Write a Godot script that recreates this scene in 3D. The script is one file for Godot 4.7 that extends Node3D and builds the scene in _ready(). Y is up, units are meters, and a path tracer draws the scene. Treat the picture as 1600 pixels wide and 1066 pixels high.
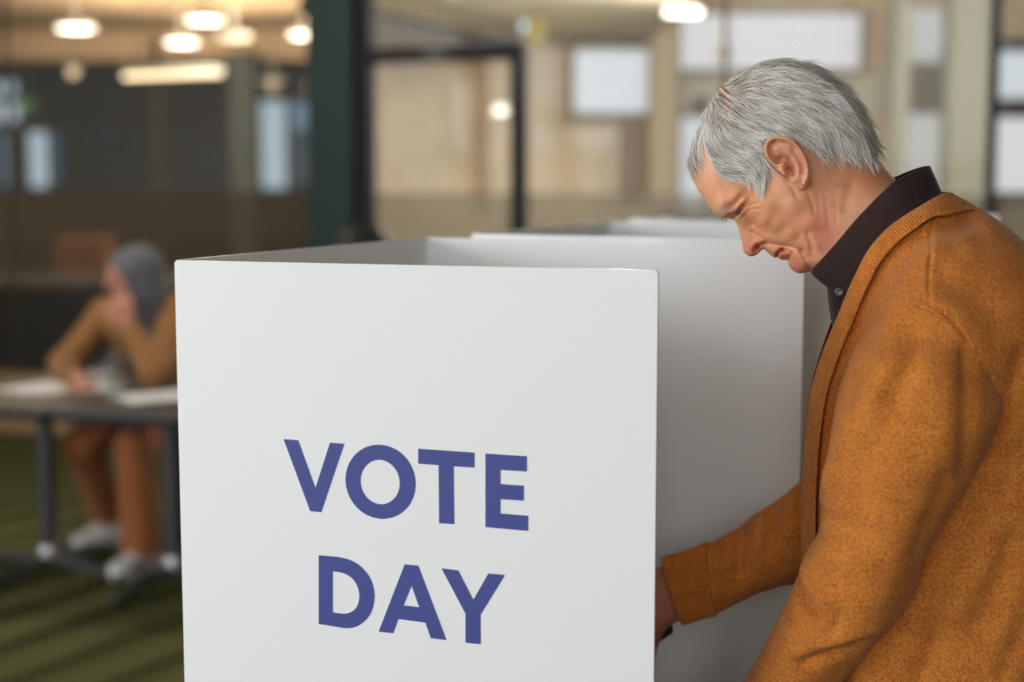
extends Node3D
# Units are metres, y is up. The eye stands at (0, EYE, 0) and looks along -z, tipped down a little.
const EYE := 1.6
const FOCAL := 2400.0            # focal length in pixels of the 1600 x 1066 frame
const YAW := 0.314               # how far the partition, the tables and the booths are turned (about 18 degrees)

var M := {}                      # materials
var eye_basis: Basis
var used := {}

# ---------------------------------------------------------------- small helpers
func numbered(called: String) -> String:
	if not used.has(called):
		used[called] = 0
		return called
	used[called] += 1
	return "%s_%03d" % [called, used[called]]

func tag(o: Node, label: String, category: String, group := "", kind := "") -> void:
	o.set_meta("label", label)
	if category: o.set_meta("category", category)
	if group: o.set_meta("group", group)
	if kind: o.set_meta("kind", kind)

func thing(called: String, label: String, category: String, at := Vector3.ZERO, turn := 0.0, group := "") -> Node3D:
	var o := Node3D.new()
	o.name = numbered(called)
	add_child(o)
	o.position = at
	o.rotation.y = turn
	tag(o, label, category, group)
	return o

func structure(called: String, label: String, at := Vector3.ZERO, turn := 0.0) -> Node3D:
	var o := Node3D.new()
	o.name = called
	add_child(o)
	o.position = at
	o.rotation.y = turn
	o.set_meta("kind", "structure")
	o.set_meta("label", label)
	return o

func part(parent: Node, called: String, mesh: Mesh, mat: Material, label := "") -> MeshInstance3D:
	var o := MeshInstance3D.new()
	o.name = called
	o.mesh = mesh
	o.material_override = mat
	parent.add_child(o, true)
	if label: o.set_meta("label", label)
	return o

# a pixel of the photograph gives a direction; depth is the distance along -z
func look(px: float, py: float) -> Vector3:
	return eye_basis * Vector3((px - 800.0) / FOCAL, (533.0 - py) / FOCAL, -1.0)

func at_depth(px: float, py: float, depth: float) -> Vector3:
	var r := look(px, py)
	return Vector3(0, EYE, 0) + r * (depth / -r.z)

func at_height(px: float, py: float, height: float) -> Vector3:
	var r := look(px, py)
	return Vector3(0, EYE, 0) + r * ((height - EYE) / r.y)

func on_plane(px: float, py: float, origin: Vector3, normal: Vector3) -> Vector3:
	var r := look(px, py)
	var e := Vector3(0, EYE, 0)
	return e + r * ((origin - e).dot(normal) / r.dot(normal))

# ---------------------------------------------------------------- mesh builder (triangles kept counter-clockwise, flipped when committed)
class Geo:
	var v := PackedVector3Array()
	var n := PackedVector3Array()
	var t := PackedVector2Array()
	var c := PackedColorArray()
	var i := PackedInt32Array()
	var tint := Color.WHITE

	func vert(p: Vector3, nn: Vector3, uv := Vector2.ZERO) -> int:
		v.append(p); n.append(nn); t.append(uv); c.append(tint)
		return v.size() - 1

	func quad(a: Vector3, b: Vector3, cc: Vector3, d: Vector3, na: Vector3, nb: Vector3, nc: Vector3, nd: Vector3) -> void:
		var k := v.size()
		vert(a, na, Vector2(0, 0)); vert(b, nb, Vector2(1, 0)); vert(cc, nc, Vector2(1, 1)); vert(d, nd, Vector2(0, 1))
		var g := (b - a).cross(cc - a) + (cc - a).cross(d - a)
		if g.dot(na + nb + nc + nd) >= 0.0:
			i.append_array([k, k + 1, k + 2, k, k + 2, k + 3])
		else:
			i.append_array([k, k + 2, k + 1, k, k + 3, k + 2])

	func tri(a: Vector3, b: Vector3, cc: Vector3, na: Vector3, nb: Vector3, nc: Vector3) -> void:
		var k := v.size()
		vert(a, na); vert(b, nb); vert(cc, nc)
		if (b - a).cross(cc - a).dot(na + nb + nc) >= 0.0:
			i.append_array([k, k + 1, k + 2])
		else:
			i.append_array([k, k + 2, k + 1])

	# box with softened edges
	func box(x: Transform3D, size: Vector3, ch := 0.003) -> Geo:
		var h := size * 0.5
		ch = minf(ch, minf(h.x, minf(h.y, h.z)) * 0.9)
		var ax := [Vector3.RIGHT, Vector3.UP, Vector3.BACK]
		var at := func(s: Array, f: int) -> Vector3:
			var p := Vector3(s[0] * (h.x - ch), s[1] * (h.y - ch), s[2] * (h.z - ch))
			p[f] = s[f] * h[f]
			return x * p
		var nm := func(s: Array, f: int) -> Vector3:
			return (x.basis * (ax[f] * s[f])).normalized()
		for f in 3:
			var u: int = (f + 1) % 3
			var w: int = (f + 2) % 3
			for s in [-1.0, 1.0]:
				var q := []
				for k in [[-1.0, -1.0], [1.0, -1.0], [1.0, 1.0], [-1.0, 1.0]]:
					var e := [0.0, 0.0, 0.0]
					e[f] = s; e[u] = k[0]; e[w] = k[1]
					q.append(e)
				var nn: Vector3 = nm.call(q[0], f)
				quad(at.call(q[0], f), at.call(q[1], f), at.call(q[2], f), at.call(q[3], f), nn, nn, nn, nn)
			for su in [-1.0, 1.0]:
				for sw in [-1.0, 1.0]:
					var e0 := [0.0, 0.0, 0.0]
					e0[f] = -1.0; e0[u] = su; e0[w] = sw
					var e1 := e0.duplicate()
					e1[f] = 1.0
					quad(at.call(e0, u), at.call(e1, u), at.call(e1, w), at.call(e0, w), nm.call(e0, u), nm.call(e1, u), nm.call(e1, w), nm.call(e0, w))
		for sx in [-1.0, 1.0]:
			for sy in [-1.0, 1.0]:
				for sz in [-1.0, 1.0]:
					var e := [sx, sy, sz]
					tri(at.call(e, 0), at.call(e, 1), at.call(e, 2), nm.call(e, 0), nm.call(e, 1), nm.call(e, 2))
		return self

	# turned shape: profile of (radius, height) pairs about the y axis of x
	func lathe(x: Transform3D, profile: PackedVector2Array, sides := 24) -> Geo:
		var k := v.size()
		var m := profile.size()
		for j in m:
			var a := profile[maxi(j - 1, 0)]
			var b := profile[mini(j + 1, m - 1)]
			var d := (b - a).normalized()
			for s in sides + 1:
				var ang := TAU * s / sides
				var cs := cos(ang)
				var sn := sin(ang)
				vert(x * Vector3(profile[j].x * cs, profile[j].y, profile[j].x * sn), (x.basis * Vector3(d.y * cs, -d.x, d.y * sn)).normalized(), Vector2(float(s) / sides, float(j) / m))
		for j in m - 1:
			for s in sides:
				var p := k + j * (sides + 1) + s
				var q := p + sides + 1
				i.append_array([p, q, p + 1, p + 1, q, q + 1])
		return self

	# round bar from a to b
	func bar(a: Vector3, b: Vector3, r: float, sides := 14, r2 := -1.0) -> Geo:
		var l := (b - a).length()
		var y := (b - a) / l
		var o := Vector3.RIGHT if absf(y.x) < 0.8 else Vector3.BACK
		var z := o.cross(y).normalized()
		var x := y.cross(z)
		if r2 < 0.0: r2 = r
		var e := minf(r, r2) * 0.25
		return lathe(Transform3D(Basis(x, y, z), a), PackedVector2Array([Vector2(0, 0), Vector2(r - e, 0), Vector2(r, e), Vector2(r2, l - e), Vector2(r2 - e, l), Vector2(0, l)]), sides)

	# swept tube: centres, two half axes per ring; ends closed
	func tube(rings: Array, sides := 20) -> Geo:
		var k := v.size()
		var m := rings.size()
		for j in m:
			var r: Array = rings[j]
			for s in sides:
				var ang := TAU * s / sides
				vert(r[0] + r[1] * cos(ang) + r[2] * sin(ang), Vector3.ZERO, Vector2(float(s) / sides, float(j) / m))
		for j in m - 1:
			for s in sides:
				var p := k + j * sides + s
				var p1 := k + j * sides + (s + 1) % sides
				i.append_array([p, p1, p + sides, p1, p1 + sides, p + sides])
		for e in 2:
			var base := k + (0 if e == 0 else (m - 1) * sides)
			var mid := vert(rings[0 if e == 0 else m - 1][0], Vector3.ZERO)
			for s in sides:
				if e == 0: i.append_array([mid, base + (s + 1) % sides, base + s])
				else: i.append_array([mid, base + s, base + (s + 1) % sides])
		return self

	func smooth() -> Geo:
		n.fill(Vector3.ZERO)
		for k in range(0, i.size(), 3):
			var a := i[k]
			var b := i[k + 1]
			var d := i[k + 2]
			var g := (v[b] - v[a]).cross(v[d] - v[a])
			n[a] += g; n[b] += g; n[d] += g
		for k in n.size():
			n[k] = n[k].normalized() if n[k].length_squared() > 0.0 else Vector3.UP
		return self

	func flip() -> Geo:
		for k in range(0, i.size(), 3):
			var b := i[k + 1]
			i[k + 1] = i[k + 2]; i[k + 2] = b
		return self

	func add(o: Geo) -> Geo:
		var k := v.size()
		v.append_array(o.v); n.append_array(o.n); t.append_array(o.t); c.append_array(o.c)
		for q in o.i: i.append(q + k)
		return self

	func mesh(with_color := false) -> ArrayMesh:
		var out := PackedInt32Array()
		out.resize(i.size())
		for k in range(0, i.size(), 3):
			out[k] = i[k]; out[k + 1] = i[k + 2]; out[k + 2] = i[k + 1]
		var a := []
		a.resize(Mesh.ARRAY_MAX)
		a[Mesh.ARRAY_VERTEX] = v
		a[Mesh.ARRAY_NORMAL] = n
		a[Mesh.ARRAY_TEX_UV] = t
		if with_color: a[Mesh.ARRAY_COLOR] = c
		a[Mesh.ARRAY_INDEX] = out
		var m := ArrayMesh.new()
		m.add_surface_from_arrays(Mesh.PRIMITIVE_TRIANGLES, a)
		return m

func shift(p: Vector3, turn := 0.0) -> Transform3D:
	return Transform3D(Basis(Vector3.UP, turn), p)

func boxed(size: Vector3, at := Vector3.ZERO, ch := 0.003, turn := 0.0) -> ArrayMesh:
	return Geo.new().box(shift(at, turn), size, ch).mesh()

# flat outline pushed out along normal: pts are corners in space (any winding), holes are bridged beforehand
func slab(pts: PackedVector3Array, normal: Vector3, thick: float) -> ArrayMesh:
	var g := Geo.new()
	var u := (pts[1] - pts[0]).normalized()
	var w := normal.cross(u).normalized()
	var flat := PackedVector2Array()
	for p in pts: flat.append(Vector2((p - pts[0]).dot(u), (p - pts[0]).dot(w)))
	var ids := Geometry2D.triangulate_polygon(flat)
	var up := normal * thick
	for k in range(0, ids.size(), 3):
		g.tri(pts[ids[k]] + up, pts[ids[k + 1]] + up, pts[ids[k + 2]] + up, normal, normal, normal)
		g.tri(pts[ids[k]], pts[ids[k + 1]], pts[ids[k + 2]], -normal, -normal, -normal)
	var area := 0.0
	for k in flat.size(): area += flat[k].cross(flat[(k + 1) % flat.size()])
	for k in pts.size():
		var a := pts[k]
		var b := pts[(k + 1) % pts.size()]
		if a.distance_to(b) < 1e-5: continue
		var side := (b - a).cross(normal).normalized() * signf(area)
		g.quad(a, b, b + up, a + up, side, side, side, side)
	return g.mesh()

# ---------------------------------------------------------------- blended capsules meshed as surface nets
class Blob:
	var lo: Vector3
	var cell: float
	var nx: int
	var ny: int
	var nz: int
	var f := PackedFloat32Array()
	var k := 0.02

	func _init(low: Vector3, high: Vector3, step: float, blend: float) -> void:
		lo = low; cell = step; k = blend
		nx = int(ceil((high.x - low.x) / step)) + 1
		ny = int(ceil((high.y - low.y) / step)) + 1
		nz = int(ceil((high.z - low.z) / step)) + 1
		f.resize(nx * ny * nz)
		f.fill(1.0)

	func put(a: Vector3, b: Vector3, ra: float, rb: float, squash := Vector3.ONE, carve := false, kk := -1.0) -> void:
		# tapered capsule; squash scales space about the middle of the bone (for ellipsoids)
		var kb := k if kk < 0.0 else kk
		var r := maxf(ra, rb)
		var mid := (a + b) * 0.5
		var pad := (r + kb * 1.2 + cell * 2.0)
		var l := Vector3(minf(a.x, b.x), minf(a.y, b.y), minf(a.z, b.z)) - pad * squash
		var h := Vector3(maxf(a.x, b.x), maxf(a.y, b.y), maxf(a.z, b.z)) + pad * squash
		var i0 := maxi(0, int((l.x - lo.x) / cell)); var i1 := mini(nx - 1, int((h.x - lo.x) / cell) + 1)
		var j0 := maxi(0, int((l.y - lo.y) / cell)); var j1 := mini(ny - 1, int((h.y - lo.y) / cell) + 1)
		var l0 := maxi(0, int((l.z - lo.z) / cell)); var l1 := mini(nz - 1, int((h.z - lo.z) / cell) + 1)
		var inv := Vector3.ONE / squash
		var sm := minf(squash.x, minf(squash.y, squash.z))
		var aa := mid + (a - mid) * inv
		var ab := (b - a) * inv
		var q := ab.dot(ab)
		for z in range(l0, l1 + 1):
			for y in range(j0, j1 + 1):
				var row := (z * ny + y) * nx
				for x in range(i0, i1 + 1):
					var p := mid + (lo + Vector3(x, y, z) * cell - mid) * inv
					var t := clampf((p - aa).dot(ab) / q, 0.0, 1.0) if q > 1e-12 else 0.0
					var d := (p.distance_to(aa + ab * t) - lerpf(ra, rb, t)) * sm
					var o := f[row + x]
					if carve:
						d = -d
						var e := maxf(kb - absf(o - d), 0.0) / kb
						f[row + x] = maxf(o, d) + e * e * kb * 0.25
					else:
						var e2 := maxf(kb - absf(o - d), 0.0) / kb
						f[row + x] = minf(o, d) - e2 * e2 * kb * 0.25

	func ball(p: Vector3, r: float, squash := Vector3.ONE, carve := false, kk := -1.0) -> void:
		put(p, p, r, r, squash, carve, kk)

	func net(g: Geo) -> Geo:
		var at := {}
		var base := g.v.size()
		var sy := nx
		var sz := nx * ny
		var off := [0, 1, sy, sy + 1, sz, sz + 1, sz + sy, sz + sy + 1]
		var ed := [[0, 1], [2, 3], [4, 5], [6, 7], [0, 2], [1, 3], [4, 6], [5, 7], [0, 4], [1, 5], [2, 6], [3, 7]]
		for z in nz - 1:
			for y in ny - 1:
				var row := (z * ny + y) * nx
				for x in nx - 1:
					var id := row + x
					var s := 0
					for m in 8:
						if f[id + off[m]] < 0.0: s |= 1 << m
					if s == 0 or s == 255: continue
					var sum := Vector3.ZERO
					var cnt := 0
					for e in ed:
						var va := f[id + off[e[0]]]
						var vb := f[id + off[e[1]]]
						if (va < 0.0) != (vb < 0.0):
							var tt := va / (va - vb)
							var pa := Vector3(e[0] & 1, (e[0] >> 1) & 1, e[0] >> 2)
							var pb := Vector3(e[1] & 1, (e[1] >> 1) & 1, e[1] >> 2)
							sum += pa.lerp(pb, tt)
							cnt += 1
					at[id] = g.vert(lo + (Vector3(x, y, z) + sum / cnt) * cell, Vector3.ZERO)
		for id in at:
			var x: int = id % nx
			var y: int = (id / nx) % ny
			var z: int = id / sz
			var a := f[id] < 0.0
			if y > 0 and z > 0 and a != (f[id + 1] < 0.0):
				face(g, at[id], at[id - sy], at[id - sy - sz], at[id - sz], a)
			if x > 0 and z > 0 and a != (f[id + sy] < 0.0):
				face(g, at[id], at[id - sz], at[id - sz - 1], at[id - 1], a)
			if x > 0 and y > 0 and a != (f[id + sz] < 0.0):
				face(g, at[id], at[id - 1], at[id - 1 - sy], at[id - sy], a)
		return g

	func face(g: Geo, a: int, b: int, c: int, d: int, inside: bool) -> void:
		if inside: g.i.append_array([a, b, c, a, c, d])
		else: g.i.append_array([a, c, b, a, d, c])

# ---------------------------------------------------------------- textures and materials
func noise_image(size: int, freq: float, octaves: int, sd: int, kind := FastNoiseLite.TYPE_SIMPLEX_SMOOTH) -> Image:
	var f := FastNoiseLite.new()
	f.seed = sd
	f.noise_type = kind
	f.frequency = freq
	f.fractal_octaves = octaves
	return f.get_seamless_image(size, size)

func mat(color: Color, rough := 0.8, metal := 0.0, spec := 0.5) -> StandardMaterial3D:
	var m := StandardMaterial3D.new()
	m.albedo_color = color
	m.roughness = rough
	m.metallic = metal
	m.metallic_specular = spec
	return m

func rgb8(r: int, g: int, b: int) -> Color:
	return Color(r / 255.0, g / 255.0, b / 255.0)

# colour noise between two tones, mapped in the object's own space
func grained(m: StandardMaterial3D, a: Color, b: Color, freq: float, octaves: int, per_metre: float, sd: int, size := 256) -> StandardMaterial3D:
	var im := noise_image(size, freq, octaves, sd)
	var out := Image.create(size, size, false, Image.FORMAT_RGB8)
	for y in size:
		for x in size:
			out.set_pixel(x, y, a.lerp(b, clampf((im.get_pixel(x, y).r - 0.5) * 1.6 + 0.5, 0.0, 1.0)))
	m.albedo_color = Color.WHITE
	m.albedo_texture = ImageTexture.create_from_image(out)
	m.uv1_triplanar = true
	m.uv1_scale = Vector3.ONE * per_metre
	return m

func glow(color: Color, energy: float) -> StandardMaterial3D:
	var m := mat(Color(0.25, 0.25, 0.25), 0.6)
	m.emission_enabled = true
	m.emission = color
	m.emission_energy_multiplier = energy
	return m

func _ready() -> void:
	# ---- camera
	var cam := Camera3D.new()
	cam.name = "camera"
	add_child(cam)
	cam.position = Vector3(0, EYE, 0)
	cam.rotation.x = -atan(268.0 / FOCAL)
	eye_basis = cam.basis
	var lens := CameraAttributesPhysical.new()
	lens.frustum_focal_length = 24.0 * FOCAL / 1066.0
	lens.frustum_near = 0.05
	lens.frustum_far = 200.0
	lens.frustum_focus_distance = 1.76
	lens.exposure_aperture = 2.15
	cam.attributes = lens
	cam.fov = rad_to_deg(2.0 * atan(533.0 / FOCAL))
	cam.current = true
	# ---- sky: even overcast
	var e := Environment.new()
	var sky := Sky.new()
	var sm := ProceduralSkyMaterial.new()
	sm.sky_top_color = Color(0.80, 0.85, 0.90)
	sm.sky_horizon_color = Color(0.84, 0.88, 0.91)
	sm.ground_bottom_color = Color(0.42, 0.42, 0.40)
	sm.ground_horizon_color = Color(0.60, 0.62, 0.62)
	sky.sky_material = sm
	e.background_mode = Environment.BG_SKY
	e.sky = sky
	e.background_energy_multiplier = 2.2
	e.tonemap_mode = Environment.TONE_MAPPER_LINEAR
	e.tonemap_exposure = 1.0
	e.sdfgi_enabled = true
	e.ssao_enabled = true
	e.ssil_enabled = true
	var we := WorldEnvironment.new()
	we.name = "environment"
	we.environment = e
	add_child(we)
	# ---- daylight through the windows of the polling room: three on the left, three behind the eye
	for q in WINDOWS:
		var l := AreaLight3D.new()
		l.name = "window_daylight"
		add_child(l, true)
		l.area_size = Vector2(1.5, 2.3)
		l.rotation.y = q[2]
		l.position = Vector3(q[0], q[4], q[1]) - l.basis.z * 0.14
		l.light_color = Color(0.98, 0.99, 1.0)
		l.light_energy = q[3]
		l.area_range = 40.0
		l.shadow_enabled = true
	materials()
	setting()
	beyond()
	booths()
	tables()
	man()
	people()

# windows of the polling room: foot of the wall below the middle of each window, turn, light
const WINDOWS := [[-6.2, 2.4, -PI / 2, 9.0, 2.05], [-6.2, 0.4, -PI / 2, 9.8, 2.05], [-6.2, -1.6, -PI / 2, 9.8, 2.05], [-4.4, 4.2, 0.0, 4.4, 2.85], [-2.2, 4.2, 0.0, 4.4, 2.85], [0.0, 4.2, 0.0, 4.4, 2.85]]
var wall_o := Vector3(-2.80, 0, -9.05)    # a point at the foot of the glass partition
var wall_u := Vector3(cos(YAW), 0, sin(YAW))
var wall_n := Vector3(-sin(YAW), 0, cos(YAW))

func materials() -> void:
	M.white_board = mat(rgb8(243, 244, 244), 0.42, 0.0, 0.4)
	M.ink = mat(rgb8(74, 82, 150), 0.5, 0.0, 0.4)
	M.carpet_dark = grained(mat(Color.WHITE, 1.0, 0.0, 0.1), rgb8(80, 81, 52), rgb8(95, 95, 60), 0.09, 3, 3.0, 3)
	M.carpet_light = grained(mat(Color.WHITE, 1.0, 0.0, 0.1), rgb8(95, 96, 63), rgb8(114, 113, 74), 0.09, 3, 3.0, 4)
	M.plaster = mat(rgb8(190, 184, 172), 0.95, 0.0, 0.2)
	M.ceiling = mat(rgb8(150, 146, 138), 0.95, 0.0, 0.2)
	M.column = mat(rgb8(26, 52, 50), 0.55, 0.0, 0.4)
	M.steel_dark = mat(rgb8(54, 54, 61), 0.85, 0.0, 0.2)
	M.bronze = mat(rgb8(96, 86, 66), 0.5, 0.3)
	M.plinth = grained(mat(Color.WHITE, 0.6), rgb8(150, 124, 84), rgb8(176, 150, 106), 0.03, 3, 2.0, 11)
	M.glass = mat(Color(1, 1, 1, 0.03), 0.02, 0.0, 0.15)
	M.glass.transparency = BaseMaterial3D.TRANSPARENCY_ALPHA
	M.film = mat(Color(0.23, 0.21, 0.175, 0.46), 0.62, 0.0, 0.3)
	M.film.backlight_enabled = true
	M.film.backlight = Color(0.58, 0.56, 0.53)
	M.film.transparency = BaseMaterial3D.TRANSPARENCY_ALPHA

func setting() -> void:
	# floor: dark green carpet with lighter green strips laid across it
	var floor_ := structure("floor", "dark green carpet floor with lighter diagonal strips")
	part(floor_, "underlay", boxed(Vector3(34, 0.2, 44), Vector3(2, -0.108, -15), 0.002), M.carpet_dark)
	var strip := boxed(Vector3(0.17, 0.016, 9.0), Vector3.ZERO, 0.004)
	var ang := 0.50
	for k in 26:
		var s := part(floor_, "carpet_strip", strip, M.carpet_light)
		s.position = Vector3(-4.0, -0.002, -4.6) + Vector3(cos(ang), 0, sin(ang)) * (k * 0.29 - 1.2)
		s.rotation.y = -ang
	# the room round the eye
	var c := structure("ceiling", "white plaster ceiling of the polling room")
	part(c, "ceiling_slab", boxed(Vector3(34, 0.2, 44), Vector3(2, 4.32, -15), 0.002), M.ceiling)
	var wl := structure("wall_left", "plaster wall with three tall windows on the left of the polling room", Vector3(-6.2, 0, 4.2), -PI / 2)
	windowed_wall(wl, -14.6, -0.1, [-5.8, -3.8, -1.8], 2.05)
	var wr := structure("wall_right", "plain plaster wall on the right of the polling room")
	part(wr, "wall_slab", boxed(Vector3(0.2, 4.26, 44), Vector3(16.0, 2.13, -15), 0.002), M.plaster)
	var wo := structure("wall_outer", "plaster wall at the far left of the hall")
	part(wo, "wall_slab", boxed(Vector3(0.2, 4.26, 29), Vector3(-13.0, 2.13, -22), 0.002), M.plaster)
	var wf := structure("wall_front", "plaster wall with three tall windows facing the glass partition", Vector3(0, 0, 4.2))
	windowed_wall(wf, -6.3, 15.9, [-4.4, -2.2, 0.0], 2.85)
	for k in WINDOWS.size():
		var q: Array = WINDOWS[k]
		var w := structure("window_%d" % (k + 1), "tall daylight window in a dark frame", Vector3(q[0], q[4], q[1]), q[2])
		var g := Geo.new()
		for sd in [-1.0, 1.0]:
			g.box(shift(Vector3(sd * 0.72, 0, 0)), Vector3(0.06, 2.30, 0.08))
			g.box(shift(Vector3(0, sd * 1.12, 0)), Vector3(1.38, 0.06, 0.08))
		g.box(shift(Vector3(0, 0.25, 0)), Vector3(1.38, 0.05, 0.07))
		part(w, "window_frame", g.mesh(), M.steel_dark)
		part(w, "pane", boxed(Vector3(1.38, 1.31, 0.008), Vector3(0, -0.43, 0.0), 0.001), M.glass)
		part(w, "pane", boxed(Vector3(1.38, 0.80, 0.008), Vector3(0, 0.68, 0.0), 0.001), M.glass)
	partition()

# a wall along its own x axis from a to b with window openings at the given middles
func windowed_wall(o: Node3D, a: float, b: float, at: Array, mid: float) -> void:
	var lo := mid - 1.15
	var hi := mid + 1.15
	part(o, "sill_wall", boxed(Vector3(b - a, lo, 0.24), Vector3((a + b) / 2, lo / 2, 0), 0.002), M.plaster)
	part(o, "head_wall", boxed(Vector3(b - a, 4.24 - hi, 0.24), Vector3((a + b) / 2, (4.24 + hi) / 2, 0), 0.002), M.plaster)
	var x0 := a
	for k in at.size() + 1:
		var x1: float = at[k] - 0.75 if k < at.size() else b
		part(o, "pier", boxed(Vector3(x1 - x0, 2.302, 0.24), Vector3((x0 + x1) / 2, mid, 0), 0.002), M.plaster)
		if k < at.size(): x0 = at[k] + 0.75

# a spot on the partition: s metres along it, height y, out metres towards the room
func on_wall(s: float, y: float, out := 0.0) -> Vector3:
	return wall_o + wall_u * s + wall_n * out + Vector3.UP * y

func wall_s(px: float) -> float:
	return (on_plane(px, 300, wall_o, wall_n) - wall_o).dot(wall_u)

func partition() -> void:
	var top := 4.2
	var film_top := 1.475
	var s_col0 := wall_s(495)
	var s_col1 := wall_s(564)
	var s_door0 := wall_s(566)
	var s_door1 := wall_s(821)
	var turn := -YAW
	var wall := structure("wall_back", "glass partition with frosted film on its lower half", wall_o, turn)
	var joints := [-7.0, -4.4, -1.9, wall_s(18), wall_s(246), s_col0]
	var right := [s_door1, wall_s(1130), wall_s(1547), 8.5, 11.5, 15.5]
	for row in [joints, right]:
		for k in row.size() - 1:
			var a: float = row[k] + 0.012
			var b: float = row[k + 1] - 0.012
			part(wall, "clear_pane", boxed(Vector3(b - a, top - film_top, 0.012), Vector3((a + b) / 2, (top + film_top) / 2, 0), 0.001), M.glass)
			part(wall, "frosted_pane", boxed(Vector3(b - a, film_top - 0.40, 0.012), Vector3((a + b) / 2, (film_top + 0.40) / 2, 0), 0.001), M.film, "frosted lower glass pane")
			if row == joints: part(wall, "added_dark_sheet", boxed(Vector3(b - a, 0.50, 0.02), Vector3((a + b) / 2, 0.65, 0.018), 0.002), mat(rgb8(40, 36, 32), 0.6), "dark sheet added over the lower left glass")  # dark sheet added in front of the lower left panes to darken them
			part(wall, "plinth", boxed(Vector3(b - a + 0.02, 0.37, 0.14), Vector3((a + b) / 2, 0.215, -0.02), 0.006), M.plinth, "pale wooden plinth board")
			part(wall, "shadow_strip", boxed(Vector3(b - a + 0.02, 0.03, 0.10), Vector3((a + b) / 2, 0.015, -0.02), 0.002), M.steel_dark)  # dark strip drawn as the shadow line at the foot of the plinth
	for s in [wall_s(18), wall_s(1130)]:
		part(wall, "glass_joint", boxed(Vector3(0.022, top - 0.4, 0.03), Vector3(s, (top + 0.4) / 2, 0), 0.003), M.bronze)
	part(wall, "mullion", boxed(Vector3(0.05, top - 0.4, 0.07), Vector3(wall_s(1547), (top + 0.4) / 2, 0), 0.004), M.steel_dark)
	# column
	var col := structure("trim_1", "dark teal green square column beside the glass door", on_wall((s_col0 + s_col1) / 2, 0), turn)
	part(col, "column_shaft", boxed(Vector3(s_col1 - s_col0, 4.2, 0.26), Vector3(0, 2.1, -0.02), 0.006), M.column)
	part(col, "column_base", boxed(Vector3(s_col1 - s_col0 + 0.02, 0.08, 0.28), Vector3(0, 0.04, -0.02), 0.004), M.steel_dark)
	# door
	var dw := s_door1 - s_door0
	var dh := (on_plane(700, 74, wall_o, wall_n)).y
	var door := structure("door_1", "glass door in a charcoal steel frame", on_wall(s_door0, 0), turn)
	var fw := 0.07
	var g := Geo.new()
	g.box(shift(Vector3(fw / 2, top / 2, 0)), Vector3(fw, top, 0.10))
	part(door, "jamb", g.mesh(), M.steel_dark)
	part(door, "jamb", boxed(Vector3(fw, dh, 0.10), Vector3(dw - fw / 2, dh / 2, 0)), M.steel_dark)
	part(door, "lintel", boxed(Vector3(dw - 2 * fw, fw, 0.10), Vector3(dw / 2, dh - fw / 2, 0)), M.steel_dark)
	part(door, "door_number_plate", boxed(Vector3(0.13, 0.022, 0.004), Vector3(dw * 0.48, dh - fw / 2, 0.053), 0.001), mat(rgb8(112, 114, 122), 0.4), "small grey plate on the lintel")
	part(door, "glass_leaf", boxed(Vector3(dw - 2 * fw, dh - fw - film_top, 0.012), Vector3(dw / 2, (dh - fw + film_top) / 2, 0), 0.001), M.glass)
	part(door, "frosted_leaf", boxed(Vector3(dw - 2 * fw, film_top - 0.02, 0.012), Vector3(dw / 2, film_top / 2 + 0.01, 0), 0.001), M.film)
	var hd := part(door, "handle", Geo.new().bar(Vector3(dw - 0.12, 0.85, 0.06), Vector3(dw - 0.12, 1.15, 0.06), 0.012).mesh(), mat(rgb8(180, 182, 186), 0.3, 0.9))
	part(hd, "handle_mount", Geo.new().bar(Vector3(dw - 0.12, 0.9, 0.0), Vector3(dw - 0.12, 0.9, 0.055), 0.008).bar(Vector3(dw - 0.12, 1.1, 0.0), Vector3(dw - 0.12, 1.1, 0.055), 0.008).mesh(), mat(rgb8(180, 182, 186), 0.3, 0.9))
	var over := structure("window_7", "clear glass light above the glass door", on_wall(s_door0, 0), turn)
	part(over, "pane", boxed(Vector3(dw, top - dh - 0.02, 0.012), Vector3(dw / 2, (top + dh) / 2, 0), 0.001), M.glass)

# a box standing behind the partition that covers the pixels x0..x1, y0..y1 at the given distance, facing the room
func card(parent: Node, called: String, x0: float, x1: float, y0: float, y1: float, d: float, thick: float, m: Material, label := "") -> MeshInstance3D:
	var a := at_depth(x0, y0, d)
	var b := at_depth(x1, y1, d)
	var mi := part(parent, called, boxed(Vector3(b.x - a.x, a.y - b.y, thick), Vector3((a.x + b.x) / 2, (a.y + b.y) / 2, -d - thick / 2), 0.004), m, label)
	return mi

func lamp_light(o: Node3D, p: Vector3, size: Vector2, energy: float, color: Color) -> void:
	var l := OmniLight3D.new()
	l.name = "lamp_light"
	o.add_child(l, true)
	l.light_size = maxf(size.x, size.y) * 0.5
	l.position = p - Vector3(0, l.light_size, 0)
	l.light_color = color
	l.light_energy = energy
	l.omni_range = 40.0
	l.omni_attenuation = 2.0
	l.shadow_enabled = true

func disc_lamp(px: float, py: float, width_px: float, warm: bool, label: String, energy := 1.0) -> void:
	var p := at_height(px, py, 2.9)
	round_lamp(p, width_px / 2.0 / FOCAL * -p.z, warm, label, energy, "round ceiling lamps beyond the glass")

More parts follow.
